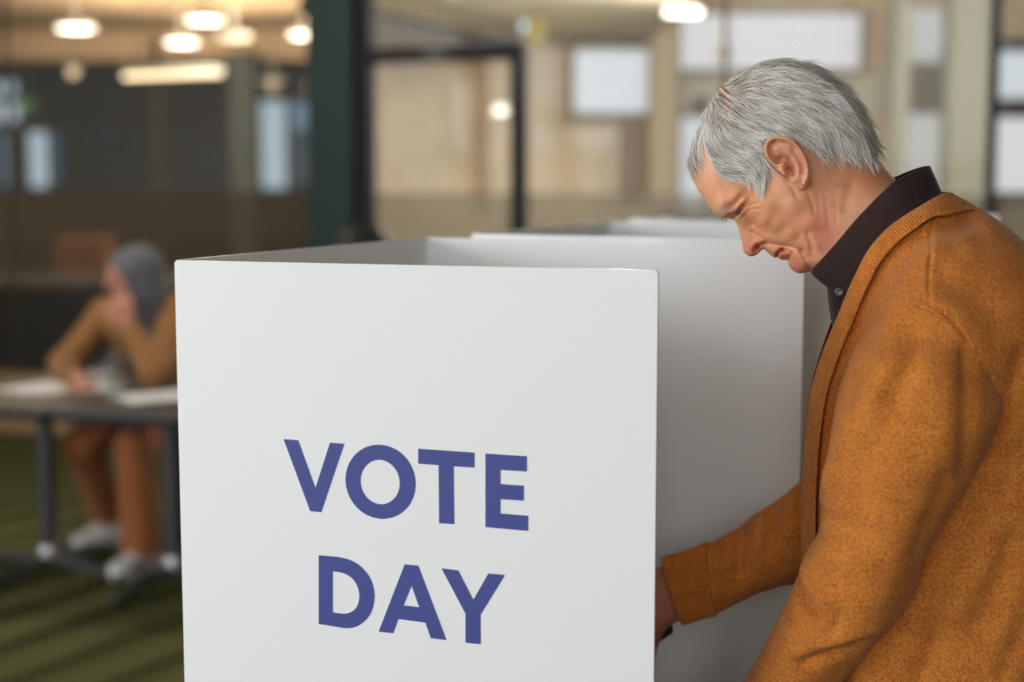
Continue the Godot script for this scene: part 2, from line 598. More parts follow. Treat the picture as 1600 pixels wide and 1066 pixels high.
func round_lamp(p: Vector3, r: float, warm: bool, label: String, energy: float, group: String) -> void:
	var col := Color(1.0, 0.96, 0.88) if not warm else Color(1.0, 0.86, 0.66)
	var o := thing("ceiling_lamp", label, "lamp", p, 0.0, group)
	part(o, "housing", Geo.new().lathe(shift(Vector3(0, 0, 0)), PackedVector2Array([Vector2(r, -0.03), Vector2(r + 0.012, -0.03), Vector2(r + 0.013, 0.02), Vector2(0.02, 0.04), Vector2(0.012, 0.35), Vector2(0, 0.35)]), 28).mesh(), mat(rgb8(235, 233, 228), 0.6))
	part(o, "diffuser", Geo.new().lathe(shift(Vector3(0, -0.03, 0)), PackedVector2Array([Vector2(0, -0.014), Vector2(r * 0.7, -0.013), Vector2(r * 0.95, -0.009), Vector2(r, 0.0), Vector2(0, 0.004)]), 28).mesh(), glow(col, 7.0 if not warm else 1.6))
	lamp_light(o, Vector3(0, -0.08, 0), Vector2(r * 1.6, r * 1.6), LAMP_POWER * energy, col)

const LAMP_POWER := 1.6

func beyond() -> void:
	var hall_ceiling := mat(rgb8(214, 184, 146), 0.9, 0.0, 0.2)
	var dark := mat(rgb8(44, 41, 37), 0.8)
	var grey := mat(rgb8(122, 126, 118), 0.8)
	var beige := grained(mat(Color.WHITE, 0.7), rgb8(216, 199, 166), rgb8(230, 215, 188), 0.02, 3, 0.8, 21)
	# the hall on the left: low warm ceiling, dark end wall
	var c := structure("trim_2", "warm beige ceiling of the hall beyond the glass")
	part(c, "ceiling_panel", boxed(Vector3(12.0, 0.12, 9.4), Vector3(-6.1, 3.31, -14.3), 0.002), hall_ceiling)
	var wh := structure("wall_hall", "plaster end wall of the deep unlit hall beyond the glass")
	part(wh, "wall_slab", boxed(Vector3(29.2, 4.2, 0.2), Vector3(1.5, 2.1, -36.2), 0.002), M.plaster)
	part(wh, "soffit", boxed(Vector3(12.6, 0.34, 0.5), Vector3(-6.4, 3.07, -18.7), 0.004), hall_ceiling)
	# lamps
	disc_lamp(118, 39, 54, false, "round white ceiling lamp beside the hanging wires, beyond frosted glass", 1.0)
	disc_lamp(320, 26, 54, false, "highest round white ceiling lamp beyond the glass left of the column", 1.0)
	disc_lamp(284, 62, 48, false, "round white ceiling lamp just under another, above the long tube lamp", 1.0)
	disc_lamp(366, 55, 48, true, "dim warm round ceiling lamp between two bright white ones", 0.5)
	disc_lamp(476, 50, 44, false, "round white ceiling lamp partly hidden by the teal column", 1.0)
	# unseen lamps added above the frame to brighten the floor and tables
	round_lamp(Vector3(-2.0, 3.2, -6.1), 0.2, false, "unseen round lamp added over the woman's tables", 1.0, "unseen lamps added over the polling room")
	round_lamp(Vector3(-4.4, 3.2, -6.6), 0.2, false, "unseen round lamp added near the left end of the glass partition", 0.12, "unseen lamps added over the polling room")
	round_lamp(Vector3(1.7, 3.2, -5.6), 0.2, false, "unseen round lamp added over the farthest voting booth", 0.6, "unseen lamps added over the polling room")
	var tube_col := Color(1.0, 0.88, 0.68)
	var tl := thing("tube_lamp", "long warm tube lamp hanging in the dark hall", "lamp", at_depth(270, 116.5, 13.6))
	part(tl, "tube", Geo.new().bar(Vector3(-0.43, -0.015, 0), Vector3(0.43, 0.015, 0), 0.022).mesh(), glow(tube_col, 3.0))
	part(tl, "housing", boxed(Vector3(0.9, 0.035, 0.06), Vector3(0, 0.045, 0), 0.004), grey)
	for hx in [-0.3, 0.3]: part(tl, "hanger", Geo.new().bar(Vector3(hx, 0.06, 0), Vector3(hx, 0.75, 0), 0.003, 6).mesh(), dark)
	lamp_light(tl, Vector3(0, -0.06, 0), Vector2(0.86, 0.05), 0.5, tube_col)
	for q in [[114, 113, 26, 1.1, "small warm spot lamp over the dark hall end"], [426, 133, 34, 0.55, "dim spot lamp above the blue glass doors"], [486, 135, 6, 0.8, "tiny round spot lamp against the teal column"]]:
		var sp := thing("spot_lamp", q[4], "lamp", at_depth(q[0], q[1], 16.8), 0.0, "spot lamps in the hall")
		var w: float = q[2] / FOCAL * 16.8
		part(sp, "lamp_face", Geo.new().lathe(Transform3D(Basis(Vector3.RIGHT, PI / 2), Vector3.ZERO), PackedVector2Array([Vector2(0, 0.0), Vector2(0.06, 0.0), Vector2(0.05, 0.04), Vector2(0, 0.05)]), 20).mesh(), glow(Color(1.0, 0.86, 0.66), q[3]))
		part(sp, "bracket", Geo.new().bar(Vector3(0, 0.05, -0.03), Vector3(0, 3.25 - sp.position.y, -0.03), 0.012, 8).box(shift(Vector3(0, 0.05, -0.06)), Vector3(maxf(w, 0.08), 0.05, 0.05)).mesh(), grey)
	# daylit glass doors and windows at the end of the hall
	var blue := glow(Color(0.62, 0.76, 0.84), 0.36)
	var pale := glow(Color(0.80, 0.88, 0.92), 0.62)
	var wn := 8
	for q in [[407, 448, 158, 294, pale, 0.0], [456, 492, 158, 205, blue, 0.0], [456, 492, 212, 290, glow(Color(0.5, 0.55, 0.58), 0.22), 0.0], [44, 76, 206, 292, pale, 0.0], [76, 96, 206, 285, glow(Color(0.5, 0.62, 0.7), 0.2), 0.0], [0, 12, 208, 292, blue, 0.0], [-10, 26, 128, 148, pale, 0.0], [-10, 30, 160, 190, pale, 0.0], [140, 190, 205, 225, glow(Color(0.5, 0.55, 0.6), 0.06), 0.0], [318, 336, 230, 262, glow(Color(0.5, 0.55, 0.55), 0.10), 0.0]]:
		var w := structure("window_%d" % wn, "daylit glass opening at the far end of the hall")
		wn += 1
		card(w, "pane", q[0], q[1], q[2], q[3], 36.0, 0.03, q[4])
		var a := at_depth(q[0], q[2], 35.98)
		var b := at_depth(q[1], q[3], 35.98)
		var g := Geo.new()
		for x in [a.x - 0.02, b.x + 0.02]: g.box(shift(Vector3(x, (a.y + b.y) / 2, -36.0)), Vector3(0.04, a.y - b.y + 0.08, 0.08))
		for y in [a.y + 0.02, b.y - 0.02]: g.box(shift(Vector3((a.x + b.x) / 2, y, -36.0)), Vector3(b.x - a.x, 0.04, 0.08))
		part(w, "window_frame", g.mesh(), dark)
	var ex := thing("exit_sign", "small green lit emergency exit sign in the dark hall", "sign", at_depth(41, 164, 17.6))
	part(ex, "sign_face", boxed(Vector3(0.14, 0.10, 0.01), Vector3(0, 0, 0.02), 0.002), glow(Color(0.05, 0.55, 0.28), 0.5))
	part(ex, "sign_box", boxed(Vector3(0.16, 0.12, 0.04), Vector3(0, 0, -0.006), 0.004), grey)
	part(ex, "hanger", Geo.new().bar(Vector3(0, 0.06, 0), Vector3(0, 0.95, 0), 0.006, 6).mesh(), dark)
	var hc := structure("trim_3", "grey green square column in the hall")
	card(hc, "column_shaft", 356, 404, 80, 470, 17.6, 0.32, mat(rgb8(60, 67, 61), 0.8))
	var hp := structure("trim_7", "slim brown post in the dark hall under the tube lamp")
	card(hp, "post_shaft", 238, 255, 60, 450, 18.2, 0.12, mat(rgb8(84, 76, 60), 0.8))
	# dark box and warm blocks added behind the frosted glass
	var dark_box := thing("added_dark_box", "cabinet-shaped dark box added behind the frosted glass behind the seated woman", "cabinet", Vector3.ZERO)
	card(dark_box, "carcass", -60, 330, 446, 640, 10.6, 0.5, mat(rgb8(42, 38, 34), 0.6))
	card(dark_box, "top_board", -64, 334, 438, 446, 10.58, 0.54, mat(rgb8(42, 38, 34), 0.6))
	var arm := thing("added_glow_block", "tan chair-shaped block added for the warm glow through the frosted glass", "chair", Vector3.ZERO)  # tan blocks coloured to imitate a lamp glow behind the film
	card(arm, "backrest", 84, 168, 372, 440, 12.2, 0.2, mat(rgb8(226, 146, 66), 0.7))
	card(arm, "seat", 80, 172, 440, 520, 12.2, 0.6, mat(rgb8(226, 146, 66), 0.7))
	for x in [84, 164]: card(arm, "leg", x, x + 6, 520, 576, 12.2, 0.03, dark)
	# ---- the bright room on the right
	var cr := structure("trim_4", "white ceiling of the bright room beyond the door")
	part(cr, "ceiling_panel", boxed(Vector3(2.75, 0.10, 6.2), Vector3(-0.125, 2.84, -11.85), 0.002), mat(rgb8(176, 170, 152), 0.9))
	part(cr, "ceiling_panel", boxed(Vector3(12.5, 0.10, 7.2), Vector3(7.52, 3.40, -11.4), 0.002), mat(rgb8(176, 170, 152), 0.9))
	part(cr, "ceiling_step", boxed(Vector3(0.04, 0.56, 6.2), Vector3(1.25, 3.08, -11.85), 0.002), mat(rgb8(176, 170, 152), 0.9))
	var wr := structure("wall_end", "beige wall of the bright room beyond the glass")
	part(wr, "wall_slab", boxed(Vector3(17.4, 4.2, 0.2), Vector3(7.2, 2.1, -15.1), 0.002), beige)
	var wd := structure("wall_divider", "wall between the dark hall and the bright room")
	part(wd, "wall_slab", boxed(Vector3(0.16, 4.2, 6.6), Vector3(-1.29, 2.1, -11.8), 0.002, 0.083), beige)
	var duct := structure("trim_5", "dark duct running under the ceiling beyond the door")
	var d0 := at_depth(480, 10, 9.6)
	var d1 := at_depth(812, 74, 13.2)
	part(duct, "duct_pipe", Geo.new().bar(d0, d1, 0.07).mesh(), mat(rgb8(46, 42, 36), 0.7))
	# wall panels, boards and columns of the bright room
	var D := 13.0
	var pale_board := mat(rgb8(226, 216, 200), 0.7)
	var tan_ := mat(rgb8(176, 148, 106), 0.7)
	var brown := mat(rgb8(128, 104, 74), 0.7)
	var panelling := structure("trim_6", "pale boards, one for a faint reflection, and wooden uprights on the beige wall")
	for q in [[700, 738, 130, 240, pale_board], [828, 888, 80, 165, pale_board], [745, 765, 90, 330, tan_], [890, 1000, 190, 236, pale_board], [828, 860, 190, 225, pale_board]]:  # leftmost pale board stands in for a faint reflection on the glass
		card(panelling, "wall_board", q[0], q[1], q[2], q[3], 14.9, 0.06, q[4])
	card(panelling, "dark_upright", 972, 1012, 18, 312, 14.6, 0.2, brown)
	card(panelling, "tan_upright", 1018, 1058, 18, 320, 14.0, 0.25, mat(rgb8(168, 156, 136), 0.7))
	for q in [[1402, 1416, -10, 330], [1490, 1546, -10, 330]]:
		card(panelling, "grey_upright", q[0], q[1], q[2], q[3], 12.6, 0.3, mat(rgb8(150, 150, 138), 0.8))
	card(panelling, "brown_panel", 1412, 1488, 103, 172, 14.7, 0.06, mat(rgb8(158, 150, 136), 0.8))
	card(panelling, "grey_wall", 1060, 1600, 112, 182, 14.85, 0.05, mat(rgb8(206, 202, 190), 0.8))
	# glowing panes standing in for window reflections on the glass
	var day := glow(Color(0.90, 0.94, 0.96), 0.70)
	var soft := glow(Color(0.90, 0.90, 0.91), 0.80)
	var dim := glow(Color(0.86, 0.86, 0.84), 0.62)
	for q in [[897, 1011, 79, 175, day, 14.4], [1064, 1342, 22, 108, soft, 14.7], [1416, 1486, 12, 98, dim, 14.7], [1064, 1102, 184, 326, day, 14.7], [1402, 1488, 178, 304, dim, 14.7], [1553, 1640, 80, 154, day, 13.4], [1556, 1640, 184, 300, soft, 13.4]]:
		var w := structure("window_%d" % wn, "glowing pane standing in for a window reflection on the glass")
		wn += 1
		var z: float = q[5]
		card(w, "pane", q[0], q[1], q[2], q[3], z, 0.03, q[4])
		var a := at_depth(q[0], q[2], z)
		var b := at_depth(q[1], q[3], z)
		var fm: Material = M.steel_dark if q[0] > 1540 else mat(rgb8(150, 140, 122), 0.7)
		var t := 0.10 if q[0] > 1540 else 0.04
		var g := Geo.new()
		for x in [a.x - t / 2, b.x + t / 2]: g.box(shift(Vector3(x, (a.y + b.y) / 2, -z)), Vector3(t, a.y - b.y + t * 2, 0.09))
		for y in [a.y + t / 2, b.y - t / 2]: g.box(shift(Vector3((a.x + b.x) / 2, y, -z)), Vector3(b.x - a.x, t, 0.09))
		part(w, "window_frame", g.mesh(), fm)
		# wall under and round the window, back to the end wall
		part(w, "reveal", boxed(Vector3(b.x - a.x + t * 2, a.y - b.y + t * 2, 15.0 - z - 0.06), Vector3((a.x + b.x) / 2, (a.y + b.y) / 2, -(15.0 + z + 0.06) / 2), 0.002), fm)
	# lamps of the bright room
	var p := at_depth(1067, 18.5, 10.5)
	var pl := thing("pendant_lamp", "white capsule pendant lamp above the man's head beyond the glass", "lamp", p)
	part(pl, "shade", Geo.new().bar(Vector3(-0.12, 0, 0), Vector3(0.12, 0, 0), 0.022).mesh(), glow(Color(1.0, 0.97, 0.90), 6.0))
	part(pl, "cord", Geo.new().bar(Vector3(0, 0.02, 0), Vector3(0, 2.8 - p.y, 0), 0.004, 6).mesh(), dark)
	lamp_light(pl, Vector3(0, -0.06, 0), Vector2(0.24, 0.06), 1.2, Color(1.0, 0.96, 0.9))
	var p2 := at_depth(782, 171, 12.5)
	var wl := thing("wall_lamp", "small white lamp seen through the glass door", "lamp", p2)
	part(wl, "shade", Geo.new().bar(Vector3(-0.05, 0, 0), Vector3(0.05, 0, 0), 0.03).mesh(), glow(Color(1.0, 0.97, 0.9), 2.2))
	part(wl, "arm", Geo.new().bar(Vector3(0, 0, -0.03), Vector3(0, 0, -2.3), 0.012, 8).mesh(), tan_)
	lamp_light(wl, Vector3(0, -0.06, 0), Vector2(0.1, 0.06), 0.4, Color(1.0, 0.95, 0.88))
	var p3 := at_depth(1131, 78, 11.0)
	var pd := thing("pendant_lamp", "small dark unlit pendant on a cord above the man's head", "lamp", p3)
	part(pd, "shade", Geo.new().lathe(shift(Vector3(0, -0.06, 0)), PackedVector2Array([Vector2(0, 0), Vector2(0.06, 0), Vector2(0.05, 0.05), Vector2(0.02, 0.10), Vector2(0, 0.10)]), 18).mesh(), mat(rgb8(84, 76, 58), 0.6))
	part(pd, "cord", Geo.new().bar(Vector3(0, 0.04, 0), Vector3(0, 2.8 - p3.y, 0), 0.012, 6).mesh(), mat(rgb8(120, 112, 96), 0.6))
	var sg := thing("hanging_sign", "olive yellow hanging board with a small pale blue lamp", "sign", at_depth(836, 47, 11.5))
	part(sg, "board", boxed(Vector3(0.15, 0.20, 0.03), Vector3.ZERO, 0.004), mat(rgb8(104, 92, 30), 0.7))
	part(sg, "small_lamp", Geo.new().bar(Vector3(-0.085, -0.01, 0.03), Vector3(-0.085, 0.06, 0.03), 0.015, 12).mesh(), glow(Color(0.62, 0.82, 0.92), 2.0), "pale blue lamp")
	part(sg, "hanger", Geo.new().bar(Vector3(0, 0.10, 0), Vector3(0, 2.8 - sg.position.y, 0), 0.005, 6).mesh(), dark)
	var dk := thing("wall_monitor", "small dark blue box on the wall before the man's forehead", "box", at_depth(1096, 163, 14.6))
	part(dk, "case", boxed(Vector3(0.12, 0.12, 0.06), Vector3.ZERO, 0.006), mat(rgb8(62, 70, 88), 0.6))
	# unseen lamps added above the frame to fill the bright room with light
	for x in [0.75, 3.2, 5.6]:
		var o := thing("added_fill_lamp", "unseen flat lamp added to fill the bright room, " + ("nearest the door" if x < 1.0 else "above the pendant lamp" if x < 4.0 else "nearest the far right wall"), "lamp", Vector3(x, 2.765 if x < 1.2 else 3.325, -9.6 if x < 1.2 else -9.5), 0.0, "unseen lamps added to the bright room")
		part(o, "lamp_frame", boxed(Vector3(0.64, 0.04, 0.64), Vector3(0, 0, 0), 0.004), grey)
		part(o, "diffuser", boxed(Vector3(0.58, 0.01, 0.58), Vector3(0, -0.024, 0), 0.002), glow(Color(1.0, 0.95, 0.86), 3.0))
		lamp_light(o, Vector3(0, -0.05, 0), Vector2(0.3, 0.3), 5.5 if x < 1.2 else 3.6, Color(1.0, 0.97, 0.91))

const BOOTH_TOP := 1.496
const BOOTH_FOOT := 0.80

# an upright sheet of white board from a to b (on its inner face line), t thick towards out
func board(parent: Node, called: String, a: Vector3, b: Vector3, out: Vector3, t := 0.005) -> MeshInstance3D:
	var u := (b - a)
	u.y = 0
	var l := u.length()
	u /= l
	var h := BOOTH_TOP - BOOTH_FOOT
	var x := Transform3D(Basis(u, Vector3.UP, u.cross(Vector3.UP)), Vector3((a.x + b.x) / 2, BOOTH_FOOT + h / 2, (a.z + b.z) / 2) + out * t / 2)
	# face with slightly rounded upper corners, as an extruded outline
	var pts := PackedVector3Array()
	var r := 0.004
	for q in [[-l / 2, -h / 2], [l / 2, -h / 2], [l / 2, h / 2 - r], [l / 2 - r * 0.3, h / 2 - r * 0.3], [l / 2 - r, h / 2], [-l / 2 + r, h / 2], [-l / 2 + r * 0.3, h / 2 - r * 0.3], [-l / 2, h / 2 - r]]:
		pts.append(x * Vector3(q[0], q[1], -t / 2))
	return part(parent, called, slab(pts, x.basis.z.normalized(), t), M.white_board)

func booth(called_label: String, fl: Vector3, fr: Vector3, bl: Vector3, br: Vector3) -> Array:
	var o := thing("voting_booth", called_label, "voting booth", Vector3.ZERO, 0.0, "white voting booths in a row")
	var n_front := (fr - fl).cross(Vector3.UP).normalized()
	if n_front.z < 0: n_front = -n_front
	var n_back := (bl - fl).cross(Vector3.UP).normalized()
	if n_back.x > 0: n_back = -n_back
	var p := board(o, "side_panel", fl, fr, Vector3.ZERO)
	board(o, "back_panel", fl - n_front * 0.003, bl, Vector3.ZERO)
	board(o, "side_panel", bl, br, Vector3.ZERO)
	return [p, n_front]

func letter(panel: Node, pts: Array, o: Vector3, n: Vector3, called: String) -> void:
	var v := PackedVector3Array()
	for q in pts: v.append(on_plane(420.0 + q[0] / 2.882, 660.0 + q[1] / 2.882, o, n))
	part(panel, called, slab(v, n, 0.0004), M.ink, "blue printed letter")

func ring_letter(panel: Node, outer: Array, inner: Array, o: Vector3, n: Vector3, called: String) -> void:
	var a := []
	var b := []
	for q in outer: a.append(on_plane(420.0 + q[0] / 2.882, 660.0 + q[1] / 2.882, o, n) + n * 0.0004)
	for q in inner: b.append(on_plane(420.0 + q[0] / 2.882, 660.0 + q[1] / 2.882, o, n) + n * 0.0004)
	var g := Geo.new()
	var m := a.size()
	for k in m:
		var j := (k + 1) % m
		g.quad(a[k], a[j], b[j], b[k], n, n, n, n)
		var s1: Vector3 = (a[k] - b[k]).normalized()
		g.quad(a[k], a[j], a[j] - n * 0.0004, a[k] - n * 0.0004, s1, s1, s1, s1)
		g.quad(b[k], b[j], b[j] - n * 0.0004, b[k] - n * 0.0004, -s1, -s1, -s1, -s1)
	part(panel, called, g.mesh(), M.ink, "blue printed letter")

func spline(keys: Array, steps: int) -> Array:
	# closed or open polyline through keys with Catmull-Rom (open)
	var out := []
	for k in keys.size() - 1:
		var p0: Array = keys[maxi(k - 1, 0)]
		var p1: Array = keys[k]
		var p2: Array = keys[k + 1]
		var p3: Array = keys[mini(k + 2, keys.size() - 1)]
		for s in steps:
			var t := float(s) / steps
			var q := []
			for j in p1.size():
				q.append(0.5 * (2.0 * p1[j] + (p2[j] - p0[j]) * t + (2.0 * p0[j] - 5.0 * p1[j] + 4.0 * p2[j] - p3[j]) * t * t + (3.0 * p1[j] - p0[j] - 3.0 * p2[j] + p3[j]) * t * t * t))
			out.append(q)
	out.append(keys[keys.size() - 1])
	return out

func booths() -> void:
	var y := BOOTH_TOP
	var r := booth("nearest white voting booth printed VOTE DAY on its outer side", at_height(274, 406.5, y), at_height(1029, 421.8, y), at_height(666, 371.0, y), at_height(1258, 383.5, y))
	booth("middle white voting booth, unprinted, behind the printed one", at_height(738, 365.3, y), at_height(1330, 377.4, y), at_height(950, 346.5, y), at_height(1470, 354.5, y))
	booth("farthest white voting booth of the row, nearest the glass wall", at_height(983, 343.2, y), at_height(1490, 350.5, y), at_height(1130, 331.5, y), at_height(1560, 336.0, y))
	var panel: Node = r[0]
	var n: Vector3 = r[1]
	var o := at_height(274, 406.5, y) + n * 0.0026
	# VOTE
	letter(panel, [[67, 76], [132, 81], [210, 297], [276, 92], [340, 97], [236, 405], [187, 400]], o, n, "letter_v")
	var oa := []
	var ob := []
	for k in 64:
		var t := TAU * k / 64
		oa.append([503.5 + 157.5 * cos(t), 268.0 + 166.5 * sin(t) + 0.075 * 157.5 * cos(t) * 0.9])
		ob.append([501.5 + 88.5 * cos(t), 269.0 + 100.0 * sin(t) + 0.075 * 88.5 * cos(t) * 0.9])
	ring_letter(panel, oa, ob, o, n, "letter_o")
	letter(panel, [[673, 119], [926, 137], [926, 204], [832, 198], [835, 459], [767, 454], [765, 193], [673, 186]], o, n, "letter_t")
	letter(panel, [[976, 141], [1162, 153], [1162, 222], [1043, 214], [1043, 278], [1148, 286], [1148, 353], [1043, 346], [1043, 411], [1168, 421], [1168, 489], [976, 472]], o, n, "letter_e")
	# DAY
	var da := spline([[225, 599], [270, 603], [312, 607], [370, 622], [420, 655], [458, 705], [475, 765], [472, 820], [453, 870], [420, 905], [385, 923], [345, 927], [300, 920], [225, 908]], 4)
	var db := spline([[288, 672], [302, 673], [318, 675], [348, 684], [378, 705], [398, 735], [408, 772], [406, 805], [395, 833], [376, 852], [352, 861], [328, 862], [308, 859], [288, 856]], 4)
	ring_letter(panel, da, db, o, n, "letter_d")
	letter(panel, [[612, 640], [673, 646], [800, 981], [730, 972], [705, 902], [583, 886], [560, 950], [495, 943], [612, 640.01], [643, 735], [607, 825], [678, 833], [643, 735.01]], o, n, "letter_a")
	letter(panel, [[778, 658], [853, 667], [921, 800], [989, 681], [1063, 688], [953, 867], [954, 1000], [886, 992], [886, 862]], o, n, "letter_y")
	# long table that carries the booths
	var a := at_height(274, 406.5, y)
	var b := at_height(1130, 331.5, y)
	a.y = 0; b.y = 0
	var u := (b - a).normalized()
	var side := Vector3.UP.cross(u)
	if side.x < 0: side = -side
	var l := (b - a).length() + 0.4
	var mid := (a + b) / 2 + side * 0.22
	var t := thing("booth_table", "long brown folding table carrying the white voting booths", "table", mid, atan2(-u.z, u.x))
	part(t, "table_top", boxed(Vector3(l, 0.03, 0.66), Vector3(0, BOOTH_FOOT - 0.016, 0), 0.006), mat(rgb8(96, 80, 62), 0.6))
	for sx in [-1, 1]:
		for sz in [-1, 1]:
			part(t, "leg", Geo.new().bar(Vector3(sx * (l / 2 - 0.2), 0.0, sz * 0.27), Vector3(sx * (l / 2 - 0.2), BOOTH_FOOT - 0.03, sz * 0.27), 0.016).mesh(), M.steel_dark)
	var bp := at_depth(960, 1010, 1.98)
	bp.y = BOOTH_FOOT
	var bl := thing("ballot_paper", "white ballot sheet lying inside the printed booth", "paper", bp, 0.2)
	part(bl, "sheet", boxed(Vector3(0.21, 0.001, 0.297), Vector3(0, 0.0005, 0), 0.0003), M.white_board)

# ================================================================ the man at the booth
# He stands side-on. Everything is built in his own axes: x points to his back, y up, z to his left (towards the room).
var man_o: Vector3
var man_r: Vector3
var man_n: Vector3
var man_root: Node3D

func mp(px: float, py: float, w: float) -> Vector3:
	var p := on_plane(px, py, man_o + man_n * w, man_n)
	var d := p - Vector3(man_o.x, 0, man_o.z)
	return Vector3(d.dot(man_r), p.y, w)

func q2(px: float, py: float, w := 0.0) -> Vector2:
	var p := mp(px, py, w)
	return Vector2(p.x, p.y)

# raised or sunk line over a surface: points in his x-y plane
class Stroke:
	var p: PackedVector2Array
	var amp: float
	var s2: float
	var box: Rect2
	func _init(pts: PackedVector2Array, a: float, sig: float) -> void:
		p = pts; amp = a; s2 = 2.0 * sig * sig
		box = Rect2(p[0], Vector2.ZERO)
		for q in p: box = box.expand(q)
		box = box.grow(sig * 3.0)
	func at(q: Vector2) -> float:
		if not box.has_point(q): return 0.0
		var best := 1e9
		var m := p.size() - 1
		if m == 0: best = p[0].distance_squared_to(q)
		for k in m:
			var c := Geometry2D.get_closest_point_to_segment(q, p[k], p[k + 1])
			best = minf(best, c.distance_squared_to(q))
		return amp * exp(-best / s2)

const PX := 1.0 / 1310.0         # metres for a pixel at the man's middle plane

func stroke(px: Array, amp: float, sig: float, w: float) -> Stroke:
	var a := PackedVector2Array()
	for q in px: a.append(q2(q[0], q[1], w))
	return Stroke.new(a, amp, sig * PX)

# a body swelling to both sides of an outline drawn in the middle plane
class Puff:
	var edge := PackedVector2Array()     # outline, closed
	var goal := PackedVector2Array()     # the point inside that each outline point is drawn towards
	var far := PackedVector2Array()      # thinned outline for distances
	var cp := PackedVector2Array()       # control spots: half width and rounding
	var cw := PackedFloat32Array()
	var cr := PackedFloat32Array()
	var cs := PackedFloat32Array()       # reach of each spot (empty: all the same)
	var strokes := []
	var soft := 0.0135

	func ready() -> void:
		far.clear()
		var step := maxi(1, edge.size() / 170)
		for k in range(0, edge.size(), step): far.append(edge[k])

	func dist(p: Vector2) -> float:
		var best := 1e9
		var m := far.size()
		for k in m:
			var c := Geometry2D.get_closest_point_to_segment(p, far[k], far[(k + 1) % m])
			best = minf(best, c.distance_squared_to(p))
		return sqrt(best)

	func width(p: Vector2, d: float) -> float:
		var sw := 0.0
		var ww := 0.0
		var wr := 0.0
		for k in cp.size():
			var g := 1.0
			if cs.is_empty():
				g = 1.0 / (cp[k].distance_squared_to(p) + soft * soft)
				g *= g
			else:
				g = cs[k] * cs[k] / (cp[k].distance_squared_to(p) + cs[k] * cs[k])
				g *= g
				if cs[k] < 0.02: g *= g * 60.0
			sw += g
			ww += g * cw[k]
			wr += g * cr[k]
		var s := clampf(d / (wr / sw), 0.0, 1.0)
		return ww / sw * sqrt(maxf(0.0, 1.0 - (1.0 - s) * (1.0 - s)))

	func detail(p: Vector2) -> float:
		var t := 0.0
		for s: Stroke in strokes: t += s.at(p)
		return t

	# returns the near-side vertices; both sides are added to g
	func build(g: Geo, rings: int, paint = null) -> void:
		var m := edge.size()
		var base := g.v.size()
		for j in rings + 1:
			var t := float(j) / rings
			var tt := (0.12 * t + 0.88 * t * t) * 1.04
			for k in m:
				var p := edge[k].lerp(goal[k], tt)
				var w := 0.0
				var e := 0.0
				if j > 0:
					w = width(p, dist(p))
					e = detail(p) * clampf(w / 0.012, 0.0, 1.0)
				if paint != null: g.tint = paint.call(p)
				g.vert(Vector3(p.x, p.y, w + e), Vector3.ZERO, p)
				if j > 0: g.vert(Vector3(p.x, p.y, -w - e), Vector3.ZERO, p)
		var near := func(j: int, k: int) -> int:
			return base + k if j == 0 else base + m + ((j - 1) * m + k) * 2
		for j in rings:
			for k in m:
				var k1 := (k + 1) % m
				var a: int = near.call(j, k)
				var b: int = near.call(j, k1)
				var c: int = near.call(j + 1, k1)
				var d: int = near.call(j + 1, k)
				g.i.append_array([a, b, c, a, c, d])
				var o := 0 if j == 0 else 1
				g.i.append_array([a + o, c + 1, b + o, a + o, d + 1, c + 1])

	func upright() -> void:
		# outline must run counter-clockwise seen from +z
		var area := 0.0
		for k in edge.size(): area += edge[k].cross(edge[(k + 1) % edge.size()])
		if area < 0.0:
			edge.reverse()
			goal.reverse()

func puff(keys: Array, steps: int, controls: Array, spine: Array) -> Puff:
	var f := Puff.new()
	var core := PackedVector2Array()
	for q in spine: core.append(q2(q[0], q[1]))
	var loop := keys.duplicate()
	loop.append(keys[0])
	var sp := spline(loop, steps)
	sp.pop_back()
	for q in sp:
		f.edge.append(q2(q[0], q[1]))
		var to := q2(q[2], q[3])
		var best := core[0]
		for k in core.size() - 1:
			var c := Geometry2D.get_closest_point_to_segment(to, core[k], core[k + 1])
			if c.distance_squared_to(to) < best.distance_squared_to(to): best = c
		f.goal.append(best)
	for q in controls:
		f.cp.append(q2(q[0], q[1], q[2]))
		f.cw.append(q[2])
		f.cr.append(q[3] * PX)
		if q.size() > 4: f.cs.append(q[4])
	f.upright()
	f.ready()
	return f

func limb(stations: Array, steps: int, sides: int, strokes: Array) -> Geo:
	# stations: [x, y, x, y, middle w, half depth] - the two edges seen from the side
	var rings := []
	for q in spline(stations, steps):
		var a := mp(q[0], q[1], q[4])
		var b := mp(q[2], q[3], q[4])
		rings.append([(a + b) / 2, (b - a) / 2, Vector3(0, 0, q[5])])
	var g := Geo.new().tube(rings, sides).smooth()
	for k in g.v.size():
		var e := 0.0
		var p := Vector2(g.v[k].x, g.v[k].y)
		var facing := smoothstep(-0.1, 0.4, g.n[k].z)
		if facing > 0.0:
			for s: Stroke in strokes: e += s.at(p)
		g.v[k] += g.n[k] * e * facing
	return g.smooth()

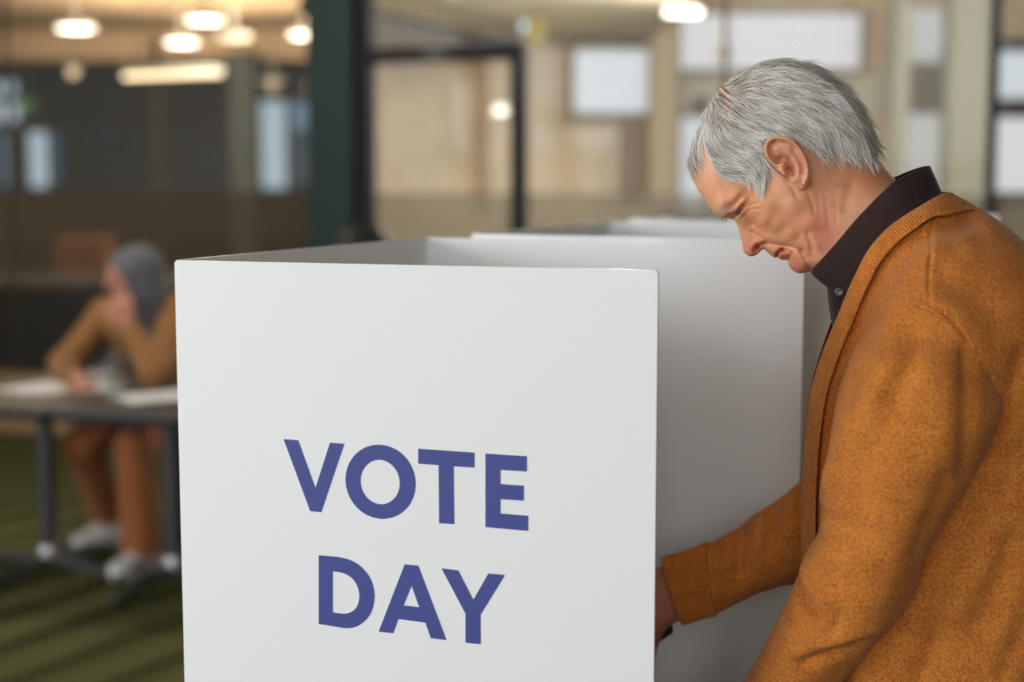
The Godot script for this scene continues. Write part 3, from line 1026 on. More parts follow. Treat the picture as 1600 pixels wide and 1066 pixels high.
# cloth strip between two lines; keys: [x, y, w, x, y, w]
func strip(keys: Array, steps: int, across: int, thick: float, bulge: float, ribs := 0.0, rib_pitch := 1.0, both := true) -> Geo:
	var g := Geo.new()
	for side in ([1.0, -1.0] if both else [1.0]):
		var sp := spline(keys, steps)
		var base := g.v.size()
		var n := sp.size()
		var run := 0.0
		var last := Vector3.ZERO
		for j in n:
			var q: Array = sp[j]
			var a := mp(q[0], q[1], maxf(q[2], 0.0))
			var b := mp(q[3], q[4], maxf(q[5], 0.0))
			if j > 0: run += (a + b).distance_to(last) / 2
			last = a + b
			for k in across + 3:
				var t := clampf(float(k - 1) / across, 0.0, 1.0)
				var p := a.lerp(b, t)
				var o := bulge * sin(PI * t)
				if k == 0 or k == across + 2: o = -thick
				elif ribs > 0.0: o += ribs * sin(run * TAU / rib_pitch) * clampf(minf(t, 1.0 - t) * 12.0, 0.0, 1.0)
				p.z += o
				p.z *= side
				g.vert(p, Vector3.ZERO, Vector2(run, a.distance_to(b) * t))
		var c := across + 3
		for j in n - 1:
			for k in c - 1:
				var p0 := base + j * c + k
				if side > 0: g.i.append_array([p0, p0 + 1, p0 + c, p0 + 1, p0 + c + 1, p0 + c])
				else: g.i.append_array([p0, p0 + c, p0 + 1, p0 + 1, p0 + c, p0 + c + 1])
	g.smooth()
	return g

# hand as chains of bones: palm fan, four fingers, thumb
func hand(b: Blob, wrist: Vector3, fwd: Vector3, back: Vector3, thumb_side: float, curl: float, size := 1.0, spread := 0.06) -> void:
	fwd = fwd.normalized()
	back = (back - fwd * back.dot(fwd)).normalized()
	var side := fwd.cross(back).normalized() * thumb_side
	for k in 4:
		var o := (1.5 - k) * 0.021 * size
		var knuckle := wrist + fwd * (0.088 - 0.004 * absf(k - 1.0)) * size + side * o
		b.put(wrist + side * o * 0.55, knuckle, 0.015 * size, 0.0125 * size)
		var dir := (fwd + side * (1.5 - k) * spread).normalized()
		var p := knuckle
		var len_: float = [0.042, 0.047, 0.043, 0.034][k] * size
		var r := 0.0093 * size
		for j in 3:
			dir = dir.rotated(side, -curl * thumb_side * [0.75, 1.0, 0.7][j])
			var e: Vector3 = p + dir * len_ * [1.0, 0.66, 0.52][j]
			b.put(p, e, r, r * 0.9, Vector3.ONE, false, 0.006)
			r *= 0.92
			p = e
	var t0 := wrist + fwd * 0.025 * size + side * 0.024 * size - back * 0.006 * size
	var t1 := t0 + (fwd * 0.55 + side * 0.75 - back * 0.25).normalized() * 0.042 * size
	var t2 := t1 + (fwd * 0.9 + side * 0.25 - back * 0.35).normalized() * 0.034 * size
	var t3 := t2 + (fwd * 1.0 - back * 0.45 - side * 0.1).normalized() * 0.027 * size
	b.put(t0, t1, 0.016 * size, 0.0125 * size)
	b.put(t1, t2, 0.0122 * size, 0.0105 * size, Vector3.ONE, false, 0.006)
	b.put(t2, t3, 0.0105 * size, 0.0088 * size, Vector3.ONE, false, 0.006)

const FACE := [  # outline of head and neck: x, y and the inner point it is drawn to
	[1366, 241, 1318, 268], [1359, 216, 1310, 240], [1350, 191, 1298, 222], [1335, 165, 1284, 212], [1318, 143, 1272, 206], [1299, 126, 1262, 203], [1275, 111, 1252, 200], [1245, 101, 1243, 199], [1212, 98.5, 1234, 200], [1181, 105, 1226, 203], [1152, 121, 1220, 208], [1128, 142, 1214, 214], [1110, 166, 1209, 221], [1096.5, 191, 1206, 228], [1087, 216, 1203, 236], [1082, 238, 1201, 243], [1080.6, 256, 1200, 250], [1081, 270, 1199, 258], [1083.5, 281, 1199, 266], [1089.5, 295, 1199, 274], [1098.8, 308.8, 1200, 282], [1108, 322, 1201, 290], [1115, 330, 1202, 296], [1120.5, 335.5, 1203, 301], [1126, 339, 1204, 306], [1132, 341, 1205, 310], [1139, 341.5, 1207, 314], [1146, 343, 1209, 318], [1149.5, 347, 1211, 321], [1152.4, 353, 1212.5, 324], [1156, 366, 1215, 328], [1159.4, 378, 1217, 331], [1160.6, 387, 1219, 334], [1162, 392.5, 1221, 337], [1164.8, 396.6, 1223, 340], [1169, 399.6, 1225, 343], [1174, 400.6, 1227, 346], [1179.5, 399.4, 1229, 348], [1184.5, 396.3, 1231, 350], [1188.5, 392.3, 1233, 352], [1192.4, 389.6, 1235, 354], [1195.6, 390.6, 1237, 356], [1199.5, 394.4, 1239, 358], [1205, 399.4, 1242, 361], [1209, 401.8, 1244.5, 363], [1212.4, 402.6, 1246, 364.5], [1213.8, 401.9, 1247, 365.4], [1214.8, 402.3, 1248, 366.2], [1217.4, 404.4, 1250, 368], [1222.4, 406, 1253, 370], [1227.4, 405.8, 1256, 372], [1230.4, 406.4, 1258, 373.5], [1231, 409.4, 1260, 375], [1232, 414, 1262, 376.5], [1235, 419, 1265, 377.5], [1240, 423.6, 1268, 378], [1247, 426.8, 1272, 378], [1256, 426.6, 1278, 377], [1264, 424.6, 1284, 376], [1272, 425, 1290, 375], [1282, 432, 1298, 374], [1292, 446, 1308, 376], [1303, 470, 1322, 382], [1318, 500, 1340, 392], [1345, 520, 1360, 400], [1390, 505, 1378, 392], [1425, 455, 1386, 372], [1440, 395, 1386, 350], [1438, 345, 1380, 330], [1424, 311, 1368, 312], [1402, 284, 1350, 296], [1386, 265, 1336, 284], [1374, 251, 1326, 276]]

const FACE_WIDTH := [  # x, y, half width in metres, rounding in pixels
	[1240, 180, 0.078, 88], [1290, 190, 0.076, 92], [1190, 190, 0.077, 92], [1150, 210, 0.072, 80], [1120, 220, 0.064, 72], [1240, 140, 0.076, 90], [1180, 140, 0.074, 88], [1300, 150, 0.074, 88], [1330, 210, 0.070, 78],
	[1100, 250, 0.056, 56], [1095, 280, 0.053, 50], [1120, 290, 0.057, 46], [1150, 262, 0.0665, 70], [1180, 250, 0.0715, 84], [1150, 290, 0.0630, 50], [1110, 315, 0.050, 32], [1135, 322, 0.0545, 22], [1128, 334, 0.050, 16], [1150, 312, 0.0600, 26],
	[1147, 338, 0.0330, 10], [1153, 334, 0.0440, 12], [1162, 328, 0.0580, 16], [1160, 342, 0.0440, 14], [1168, 340, 0.0555, 18], [1180, 325, 0.0650, 40], [1200, 315, 0.0690, 55],
	[1155, 358, 0.0110, 9], [1160, 372, 0.0110, 9], [1165, 390, 0.0125, 12], [1172, 393, 0.0135, 12], [1163, 356, 0.0190, 9], [1168, 368, 0.0190, 10], [1174, 378, 0.0205, 10], [1182, 385, 0.0190, 9], [1188, 386, 0.0150, 8], [1176, 360, 0.0400, 16], [1186, 370, 0.0450, 16],
	[1196, 384, 0.0260, 12], [1205, 392, 0.0240, 11], [1212, 396, 0.0235, 10], [1200, 374, 0.0470, 18], [1215, 382, 0.0425, 16], [1222, 397, 0.0240, 10], [1228, 398, 0.0240, 11], [1237, 410, 0.0250, 20], [1248, 415, 0.0270, 22], [1232, 392, 0.0340, 14], [1246, 396, 0.0390, 20], [1262, 408, 0.0430, 24],
	[1195, 345, 0.0650, 40], [1215, 350, 0.0655, 40], [1235, 365, 0.0605, 34], [1255, 385, 0.0550, 30], [1240, 325, 0.0680, 60], [1262, 345, 0.0650, 50], [1275, 380, 0.0540, 34], [1290, 410, 0.0500, 36], [1225, 290, 0.0705, 70], [1250, 280, 0.0690, 70],
	[1280, 270, 0.0640, 60], [1310, 265, 0.0600, 54], [1340, 260, 0.0550, 50], [1290, 320, 0.0590, 55], [1320, 340, 0.0600, 60], [1350, 320, 0.0600, 58], [1350, 400, 0.0640, 60], [1390, 380, 0.0660, 60], [1400, 310, 0.0600, 54], [1330, 450, 0.0640, 60], [1275, 225, 0.0700, 70], [1310, 232, 0.0660, 60]]

func face_strokes() -> Array:
	var s := []
	for q in [
		[[[1118, 327], [1128, 318], [1140, 311], [1151, 304]], 0.0022, 5.0, 0.05],         # brow
		[[[1134, 334], [1146, 330], [1155, 322], [1163, 312]], 0.0034, 3.0, 0.052],        # hooded fold of the lid
		[[[1140, 326], [1150, 318], [1157, 309]], -0.0018, 3.0, 0.055],
		[[[1145, 339.5], [1150, 336], [1155.5, 330], [1161.5, 321.5]], -0.0070, 1.9, 0.046],      # lid slit
		[[[1152, 341.5], [1158, 335.5], [1164, 328]], 0.0022, 2.2, 0.048],                 # lower lid
		[[[1160, 337], [1164, 339.5], [1170, 346], [1175.5, 351.5]], -0.0042, 1.9, 0.05],  # furrow beside the nose
		[[[1170, 336], [1180, 336], [1190, 342]], 0.0010, 8.0, 0.058],                     # bag
		[[[1168, 324], [1176, 319], [1184, 317]], -0.0009, 1.4, 0.062], [[[1169, 329], [1178, 327], [1188, 327]], -0.0009, 1.4, 0.062],
		[[[1175, 385], [1179, 379.5], [1185, 376], [1190, 376.5]], 0.0036, 3.0, 0.02],     # wing of the nose
		[[[1176, 363], [1184, 369], [1192, 375], [1197, 380]], -0.0030, 2.2, 0.03],        # groove round the wing
		[[[1180, 391], [1182.5, 387.5]], -0.0110, 2.2, 0.012], [[[1182.5, 387.5], [1188, 383], [1194, 380.5]], -0.0060, 1.8, 0.014],     # nostril
		[[[1196, 380], [1208, 382], [1221, 383.5], [1238, 386], [1253, 393]], -0.0032, 2.0, 0.035],   # fold from nose to mouth
		[[[1198, 371], [1214, 375], [1230, 378], [1244, 384]], 0.0018, 4.5, 0.045],
		[[[1200, 389], [1209, 393], [1214, 393]], 0.0016, 3.4, 0.024],
		[[[1213.6, 402.5], [1214.6, 398], [1217, 393.5], [1222, 390]], -0.0080, 1.5, 0.024], [[[1222, 390], [1229, 391.5], [1236, 394.5]], -0.0026, 1.8, 0.028],    # mouth line
		[[[1217, 400], [1222, 397], [1229, 397]], 0.0018, 2.6, 0.024],                     # lower lip
		[[[1231, 407], [1233.5, 402], [1237, 397]], -0.0036, 2.0, 0.028],                  # under the lip
		[[[1252, 392], [1256, 401], [1261, 412], [1267, 423]], -0.0042, 2.2, 0.045],       # jowl
		[[[1256, 371], [1260, 383], [1262, 396]], 0.0020, 3.6, 0.05], [[[1262, 365], [1267, 377], [1270, 390]], -0.0018, 2.6, 0.052], [[[1268, 372], [1276, 392], [1282, 408]], 0.0018, 5.0, 0.052],
		[[[1240, 402], [1248, 404], [1256, 412]], 0.0018, 6.0, 0.03],
		[[[1262, 300], [1268, 316], [1272, 332]], -0.0012, 2.0, 0.066], [[[1288, 292], [1291, 320], [1294, 345], [1297, 368]], -0.0005, 1.2, 0.062], [[[1278, 296], [1280, 318], [1280, 342]], -0.0004, 1.2, 0.063], [[[1304, 298], [1306, 325], [1307, 352]], -0.0005, 1.2, 0.062],
		[[[1283, 300], [1286, 325], [1288, 350]], 0.0003, 3.0, 0.063], [[[1330, 290], [1325, 310], [1322, 330]], -0.0016, 5.0, 0.06],
		[[[1238, 292], [1243, 302], [1247, 310]], -0.0013, 1.6, 0.069], [[[1228, 281], [1236, 294], [1243, 306]], -0.0013, 1.5, 0.07],
		[[[1200, 330], [1215, 322], [1232, 318]], 0.0020, 9.0, 0.066], [[[1205, 352], [1220, 360]], -0.0016, 6.0, 0.06],
		[[[1095, 285], [1105, 290], [1116, 290]], -0.0005, 1.8, 0.054], [[[1100, 297], [1112, 300], [1124, 299]], -0.0005, 1.8, 0.054],
		[[[1130, 290], [1140, 296]], -0.0016, 8.0, 0.06],
		[[[1229, 262], [1238, 270]], -0.0150, 6.0, 0.075], [[[1218, 250], [1232, 250]], -0.0050, 5.0, 0.075]]:    # hollow under the ear
		s.append(stroke(q[0], q[1], q[2], q[3]))
	return s

var blush := []
func skin_spots() -> void:
	# pigment of the skin: spot, reach in pixels, colour
	for q in [[1362, 272, 26, 214, 142, 100], [1305, 258, 22, 224, 150, 110], [1175, 385, 16, 232, 144, 122], [1168, 360, 10, 240, 162, 132], [1172, 318, 26, 230, 154, 106], [1200, 345, 26, 242, 168, 124], [1222, 396, 7, 208, 124, 106], [1212, 398, 5, 210, 128, 108], [1246, 415, 16, 232, 148, 120], [1285, 330, 22, 234, 148, 122], [1290, 365, 22, 232, 144, 120], [1330, 290, 34, 224, 150, 108], [1100, 275, 22, 250, 184, 146], [1132, 318, 16, 242, 170, 132], [1250, 345, 20, 242, 168, 130], [1232, 300, 16, 248, 190, 156], [1255, 380, 18, 234, 156, 120], [1092, 249, 2, 176, 112, 84], [1317, 288, 1.6, 170, 104, 78], [1309, 290, 1.4, 176, 110, 82],
		[1240, 150, 60, 222, 186, 166], [1150, 190, 50, 226, 184, 162], [1300, 180, 50, 216, 182, 164], [1170, 245, 26, 230, 186, 162], [1345, 205, 26, 196, 166, 148], [1165, 135, 20, 218, 180, 160], [1205, 125, 16, 216, 176, 156]]:
		blush.append([q2(q[0], q[1], 0.05), q[2] * PX, rgb8(q[3], q[4], q[5]).srgb_to_linear()])

func skin_paint(p: Vector2) -> Color:
	var c := rgb8(246, 178, 136).srgb_to_linear()
	for b in blush:
		var d: float = p.distance_squared_to(b[0]) / (b[1] * b[1])
		if d < 6.0: c = c.lerp(b[2], 0.85 * exp(-d))
	return c

func ear(g: Geo, f: Puff) -> void:
	var keys := [[1203.8, 259], [1197.4, 249], [1193.4, 237], [1194, 225], [1201, 216.7], [1212, 213.2], [1225, 213.2], [1236, 216], [1243.5, 222.4], [1250.4, 231], [1257, 240.6], [1262.6, 252], [1265.5, 264.6], [1265.6, 277], [1263, 288.5], [1257.5, 295.5], [1251.5, 298], [1246.3, 294.5], [1240, 287.5], [1232.5, 281], [1225.5, 275], [1218, 269], [1210.6, 264]]
	var W := 0.083
	var loop := keys.duplicate()
	loop.append(keys[0])
	var sp := spline(loop, 5)
	sp.pop_back()
	var edge := PackedVector2Array()
	for q in sp: edge.append(q2(q[0], q[1], W))
	var mid := q2(1231, 254, W)
	var st := []
	for q in [
		[[[1224, 256], [1214, 257.5], [1205, 252], [1199.5, 243], [1197.6, 232], [1200, 223], [1208, 218], [1218, 216.6], [1229, 217.6], [1239, 222], [1247, 230.5], [1253.6, 241], [1259, 253], [1261.6, 265], [1261, 277], [1257, 287]], 0.0042, 2.9],
		[[[1215, 251], [1207, 245], [1203.4, 236], [1204.6, 227], [1211, 222]], -0.0048, 3.0], [[[1211, 222], [1222, 222.5], [1232, 226.5], [1240, 233]], -0.0022, 3.0], [[[1240, 233], [1248, 245], [1253.4, 258], [1254, 270]], -0.0036, 2.7],
		[[[1214, 233], [1224, 237], [1233, 242], [1240, 250], [1245, 259], [1247, 268], [1243, 278]], 0.0036, 3.4], [[[1208, 228], [1214, 230]], 0.0008, 4.0],
		[[[1217, 250.5], [1224, 248.5], [1231, 249.5]], -0.0080, 3.6], [[[1234, 256], [1238, 264], [1238, 272]], -0.0110, 4.2], [[[1231, 263.5], [1233, 266.5]], -0.0120, 2.4], [[[1231, 276], [1235, 279]], -0.0040, 2.4],
		[[[1221, 266], [1225.5, 271.5]], 0.0046, 3.4], [[[1241, 281], [1249, 282.5]], 0.0030, 3.0], [[[1249, 287], [1251, 292]], 0.0012, 5.0]]:
		var a := PackedVector2Array()
		for z in q[0]: a.append(q2(z[0], z[1], W))
		st.append(Stroke.new(a, q[1], q[2] * PX))
	var ra := q2(1199, 250, W)
	var rb := q2(1247, 296, W)
	var ln := (rb - ra).normalized()
	var away := Vector2(ln.y, -ln.x)
	if away.dot(mid - ra) < 0: away = -away
	var m := edge.size()
	var rings := 34
	var base := g.v.size()
	var base_w := func(p: Vector2) -> float: return f.width(p, f.dist(p))
	var head := base_w
	var height := func(p: Vector2) -> float:
		var lift := clampf((p - ra).dot(away) * 0.48, -0.001, 0.022)
		var e := 0.0
		for s: Stroke in st: e += s.at(p)
		return base_w.call(p) + 0.0045 + lift + e
	var pink := rgb8(234, 170, 138).srgb_to_linear()
	for side in [1.0, -1.0]:
		base = g.v.size()
		for j in rings + 4:
			for k in m:
				var p: Vector2
				var z: float
				if j < 4:     # the back of the ear: from its root out to the rim
					var t: float = [0.55, 0.30, 0.06, 0.0][j]
					p = edge[k].lerp(mid, t)
					z = (head.call(p) - 0.003) if j == 0 else lerpf(head.call(p), height.call(edge[k]), [0.0, 0.35, 0.72, 0.9][j]) - 0.002
				else:
					var t := float(j - 4) / (rings - 1)
					t = t * t * 0.5 + t * 0.5
					p = edge[k].lerp(mid, t)
					z = height.call(p) - 0.0022 * exp(-t * 40.0)
				g.tint = pink
				g.vert(Vector3(p.x, p.y, z * side), Vector3.ZERO, p)
		for j in rings + 3:
			for k in m:
				var a := base + j * m + k
				var b := base + j * m + (k + 1) % m
				if (side > 0) == ear_ccw(edge): g.i.append_array([a, b, b + m, a, b + m, a + m])
				else: g.i.append_array([a, b + m, b, a, a + m, b + m])

func ear_ccw(e: PackedVector2Array) -> bool:
	var area := 0.0
	for k in e.size(): area += e[k].cross(e[(k + 1) % e.size()])
	return area > 0.0

const HAIR_ZONE := [[1078, 262], [1066, 255], [1072, 225], [1084, 195], [1105, 160], [1130, 128], [1165, 100], [1205, 86], [1245, 88], [1285, 104], [1322, 130], [1350, 165], [1366, 205], [1374, 240], [1362, 240], [1345, 236], [1325, 236], [1303, 232], [1284, 226], [1266, 224], [1256, 222], [1246, 214], [1226, 206], [1206, 208], [1194, 216], [1188, 232], [1192, 250], [1200, 268], [1197, 286], [1190, 290], [1182, 286], [1170, 281], [1155, 279], [1138, 281], [1124, 274], [1113, 256], [1106, 234], [1099, 214], [1090, 228]]
const HAIR_FLOW := [[1080, 225, -0.12, 1.0], [1088, 200, -0.15, 1.0], [1100, 200, 0.1, 1.0], [1110, 225, 0.35, 0.9], [1118, 250, 0.6, 0.7], [1128, 200, 0.55, 0.75], [1110, 175, -0.3, 0.8], [1140, 235, 1.0, 0.45], [1140, 262, 1.0, 0.2], [1160, 262, 1.0, 0.1], [1165, 225, 1.0, 0.35], [1182, 272, 0.5, 0.8], [1192, 280, 0.0, 1.0], [1195, 262, 0.3, 0.9], [1165, 190, 1.0, 0.5], [1140, 165, 0.75, 0.45], [1160, 130, 0.9, -0.3], [1175, 112, 1.0, -0.15], [1200, 165, 1.0, 0.35], [1215, 200, 1.0, 0.35], [1200, 100, 1.0, 0.05], [1230, 140, 1.0, 0.3], [1250, 105, 1.0, 0.2], [1255, 180, 1.0, 0.4], [1250, 212, 0.8, 0.75], [1280, 145, 1.0, 0.5], [1300, 120, 1.0, 0.6], [1290, 190, 0.9, 0.65], [1285, 215, 0.55, 0.9], [1320, 165, 0.9, 0.8], [1325, 205, 0.65, 0.95], [1345, 190, 0.6, 1.0], [1358, 220, 0.4, 1.0], [1310, 222, 0.4, 1.0]]

func hair(f: Puff) -> Geo:
	var rng := RandomNumberGenerator.new()
	rng.seed = 77
	# surface looked up on a grid
	var lo := q2(1050, 320)
	var hi := q2(1400, 70)
	var cell := 0.004
	var nx := int((hi.x - lo.x) / cell) + 2
	var ny := int((hi.y - lo.y) / cell) + 2
	var grid := PackedFloat32Array()
	grid.resize(nx * ny)
	for y in ny:
		for x in nx:
			var p := lo + Vector2(x, y) * cell
			var d := f.dist(p)
			grid[y * nx + x] = f.width(p, d) if Geometry2D.is_point_in_polygon(p, f.far) else -d
	var surf := func(p: Vector2) -> float:
		var u := (p - lo) / cell
		var x := clampi(int(u.x), 0, nx - 2)
		var y := clampi(int(u.y), 0, ny - 2)
		var fx := clampf(u.x - x, 0.0, 1.0)
		var fy := clampf(u.y - y, 0.0, 1.0)
		return lerpf(lerpf(grid[y * nx + x], grid[y * nx + x + 1], fx), lerpf(grid[(y + 1) * nx + x], grid[(y + 1) * nx + x + 1], fx), fy)
	var zone := PackedVector2Array()
	for q in HAIR_ZONE: zone.append(q2(q[0], q[1], 0.0 if q[1] < 200 else 0.05))
	var fp := PackedVector2Array()
	var fd := PackedVector2Array()
	for q in HAIR_FLOW:
		fp.append(q2(q[0], q[1], 0.05))
		fd.append(Vector2(q[2], -q[3]).normalized())
	var flow := func(p: Vector2) -> Vector2:
		var t := Vector2.ZERO
		for k in fp.size():
			var w := 1.0 / (fp[k].distance_squared_to(p) + 0.00012)
			t += fd[k] * w * w
		return t.normalized()
	var ear_zone := PackedVector2Array()
	for q in [[1200, 256], [1196, 242], [1196, 226], [1204, 217], [1226, 215], [1242, 223], [1256, 242], [1264, 264], [1263, 290], [1250, 298], [1226, 276]]: ear_zone.append(q2(q[0], q[1], 0.08))
	var wave := FastNoiseLite.new()
	wave.seed = 5
	wave.frequency = 55.0
	var tone := FastNoiseLite.new()
	tone.seed = 9
	tone.frequency = 42.0
	var thin := []
	for q in [[1130, 177], [1140, 165], [1150, 154], [1161, 146], [1172, 139], [1185, 132], [1200, 128], [1214, 130], [1222, 138], [1155, 205], [1230, 152]]: thin.append(q2(q[0], q[1], 0.055))
	var g := Geo.new()
	var tones := [rgb8(250, 248, 243).srgb_to_linear(), rgb8(236, 231, 223).srgb_to_linear(), rgb8(206, 198, 187).srgb_to_linear(), rgb8(150, 139, 127).srgb_to_linear()]
	var m := f.edge.size()
	for n in 60000:
		var side := 1.0 if n < 46000 else -1.0
		var k := rng.randi() % m
		var t := rng.randf()
		if side < 0.0: t *= 0.55
		var tt := 0.12 * t + 0.88 * t * t
		var p := f.edge[k].lerp(f.goal[k], tt)
		if not Geometry2D.is_point_in_polygon(p, zone) or Geometry2D.is_point_in_polygon(p, ear_zone): continue
		var skip := false
		for q: Vector2 in thin:
			if side > 0.0 and q.distance_to(p) < 0.0085 and rng.randf() < 0.55: skip = true
		if skip: continue
		# clump: strands near each other share a bend and a height
		var bend := wave.get_noise_3d(p.x, p.y, side) * 1.3
		var clump := tone.get_noise_3d(p.x * 1.6, p.y * 1.6, side * 3.0)
		var len_ := rng.randf_range(0.018, 0.040)
		var low := q2(1200, 262).y
		if p.y < low + 0.02 and p.x > q2(1270, 230).x: len_ *= 0.55
		if p.y < low + 0.012 and p.x < q2(1215, 260).x: len_ *= 0.6
		var high := rng.randf_range(0.0008, 0.0062) * (1.0 + 0.35 * clump)
		var wid := rng.randf_range(0.00022, 0.00046)
		var darkness := clampf(0.42 + clump * 0.9 + rng.randf_range(-0.35, 0.35), 0.0, 1.0)
		darkness = clampf(darkness, 0.0, 1.0)
		var fi := darkness * 2.999
		var col: Color = tones[int(fi)].lerp(tones[mini(int(fi) + 1, 3)], fi - int(fi))
		var pts := PackedVector3Array()
		var q := p
		var w0: float = maxf(surf.call(q), 0.0)
		var segs := 4
		for s in segs + 1:
			var u := float(s) / segs
			var w: float = surf.call(q)
			var h := high * (0.35 + 0.65 * sin(PI * minf(u * 0.75 + 0.12, 1.0)))
			var sl := Vector2((surf.call(q + Vector2(0.003, 0)) - w) / 0.003, (surf.call(q + Vector2(0, 0.003)) - w) / 0.003)
			var nn := Vector3(-sl.x, -sl.y, 1.0).normalized() if w > 0.004 else Vector3(-sl.x, -sl.y, 0.35).normalized()
			if s > 0 and Geometry2D.is_point_in_polygon(q, ear_zone):
				pts.append(pts[s - 1] + Vector3(0.00001, 0, 0))
				continue
			pts.append(Vector3(q.x, q.y, maxf(w, 0.0)) + nn * h)
			var dir: Vector2 = flow.call(q)
			dir = dir.rotated(bend * (0.25 + u))
			var climb := sl.dot(dir)
			q += dir * (len_ / segs) / sqrt(1.0 + minf(climb * climb, 6.0))
		g.tint = col
		var base := g.v.size()
		for s in segs + 1:
			var tan_ := (pts[mini(s + 1, segs)] - pts[maxi(s - 1, 0)]).normalized()
			var out := Vector3(0, 0, 1).lerp(pts[s].normalized(), 0.0)
			var w2: float = surf.call(Vector2(pts[s].x, pts[s].y))
			if w2 < 0.03: out = (out + Vector3(pts[s].x - q2(1230, 215).x, pts[s].y - q2(1230, 215).y, 0).normalized() * 1.4).normalized()
			var across := tan_.cross(out).normalized() * wid * (1.0 - 0.8 * pow(float(s) / segs, 2.0))
			var mirror := Vector3(1, 1, side)
			g.vert((pts[s] - across) * mirror, (out - across.normalized() * 0.6).normalized() * mirror)
			g.vert((pts[s] + across) * mirror, (out + across.normalized() * 0.6).normalized() * mirror)
		for s in segs:
			var a := base + s * 2
			if side > 0: g.i.append_array([a, a + 1, a + 2, a + 1, a + 3, a + 2])
			else: g.i.append_array([a, a + 2, a + 1, a + 1, a + 2, a + 3])
	return g

# short hairs of brow and lashes
func little_hairs(rows: Array, n: int, sd: int) -> Geo:
	var rng := RandomNumberGenerator.new()
	rng.seed = sd
	var g := Geo.new()
	for k in n:
		var r: Array = rows[rng.randi() % rows.size()]
		var t := rng.randf()
		var a := mp(lerpf(r[0], r[2], t) + rng.randf_range(-r[9], r[9]), lerpf(r[1], r[3], t) + rng.randf_range(-r[9], r[9]), lerpf(r[4], r[5], t))
		var b := a + Vector3(r[6], -r[7], r[8]).rotated(Vector3.BACK, rng.randf_range(-0.35, 0.35)) * rng.randf_range(0.6, 1.1)
		g.tint = rgb8(66, 52, 44).srgb_to_linear().lerp(rgb8(206, 172, 150).srgb_to_linear(), clampf(r[10] + rng.randf_range(-0.15, 0.15), 0.0, 1.0))
		var ac := (b - a).cross(Vector3.BACK).normalized() * 0.00022
		var c := g.v.size()
		var nn := Vector3(0, 0.2, 1).normalized()
		g.vert(a - ac, nn); g.vert(a + ac, nn); g.vert(b, nn)
		g.i.append_array([c, c + 1, c + 2])
	return g

func knit_material() -> StandardMaterial3D:
	# melange wool: mottled ochre, rust and brown fibres, with fine rows
	var size := 512
	var big := noise_image(size, 0.012, 3, 31)
	var mid_ := noise_image(size, 0.06, 3, 32)
	var fine := noise_image(size, 0.22, 2, 33)
	var out := Image.create(size, size, false, Image.FORMAT_RGB8)
	var relief := Image.create(size, size, false, Image.FORMAT_RGB8)
	var ochre := rgb8(224, 142, 60)
	var rust := rgb8(190, 100, 44)
	var umber := rgb8(130, 78, 44)
	for y in size:
		for x in size:
			var a := big.get_pixel(x, y).r
			var b := mid_.get_pixel(x, y).r
			var c := fine.get_pixel(x, y).r
			var row := 0.5 + 0.5 * sin(x * TAU / 8.0)
			var k := clampf((a - 0.5) * 1.0 + (b - 0.5) * 1.3 + (c - 0.5) * 2.4 + 0.42, 0.0, 1.0)
			var col := ochre.lerp(rust, k).lerp(umber, clampf((c - 0.5) * 2.6 + (b - 0.5) * 1.4, 0.0, 0.85)).lerp(rgb8(232, 168, 96), clampf((0.42 - c) * 2.0, 0.0, 0.5))
			out.set_pixel(x, y, col)
			var h := clampf(c * 0.85 + row * 0.10, 0.0, 1.0)
			relief.set_pixel(x, y, Color(h, h, h))
	var m := mat(Color.WHITE, 0.95, 0.0, 0.15)
	m.albedo_texture = ImageTexture.create_from_image(out)
	m.heightmap_enabled = true
	m.heightmap_texture = ImageTexture.create_from_image(relief)
	m.heightmap_scale = 0.10
	m.uv1_triplanar = true
	m.uv1_scale = Vector3.ONE * 5.6
	m.rim_enabled = true
	m.rim = 0.22
	m.rim_tint = 1.0
	return m

func shirt_material() -> StandardMaterial3D:
	# dark brown cloth with thin pale checks
	var size := 256
	var out := Image.create(size, size, false, Image.FORMAT_RGB8)
	var nz := noise_image(size, 0.2, 2, 41)
	for y in size:
		for x in size:
			var c := rgb8(50, 38, 36).lerp(rgb8(62, 47, 44), nz.get_pixel(x, y).r)
			if x < 5 or y < 5: c = c.lerp(rgb8(112, 104, 106), 0.34)
			out.set_pixel(x, y, c)
	var m := mat(Color.WHITE, 0.85, 0.0, 0.25)
	m.albedo_texture = ImageTexture.create_from_image(out)
	m.uv1_scale = Vector3.ONE * 30.0
	m.rim_enabled = true
	m.rim = 0.15
	return m

func skin_material() -> StandardMaterial3D:
	var m := mat(Color.WHITE, 0.50, 0.0, 0.42)
	m.vertex_color_use_as_albedo = true
	m.subsurf_scatter_enabled = true
	m.subsurf_scatter_strength = 0.12
	var size := 256
	var a := noise_image(size, 0.12, 3, 51)
	var out := Image.create(size, size, false, Image.FORMAT_RGB8)
	for y in size:
		for x in size:
			var v := clampf((a.get_pixel(x, y).r - 0.5) * 0.26 + 0.95, 0.0, 1.0)
			out.set_pixel(x, y, Color(v, lerpf(v, 1.0, -0.12), lerpf(v, 1.0, -0.2)))
	m.albedo_texture = ImageTexture.create_from_image(out)
	m.heightmap_enabled = true
	m.heightmap_texture = ImageTexture.create_from_image(a)
	m.heightmap_scale = 0.012
	m.uv1_triplanar = true
	m.uv1_scale = Vector3.ONE * 22.0
	return m

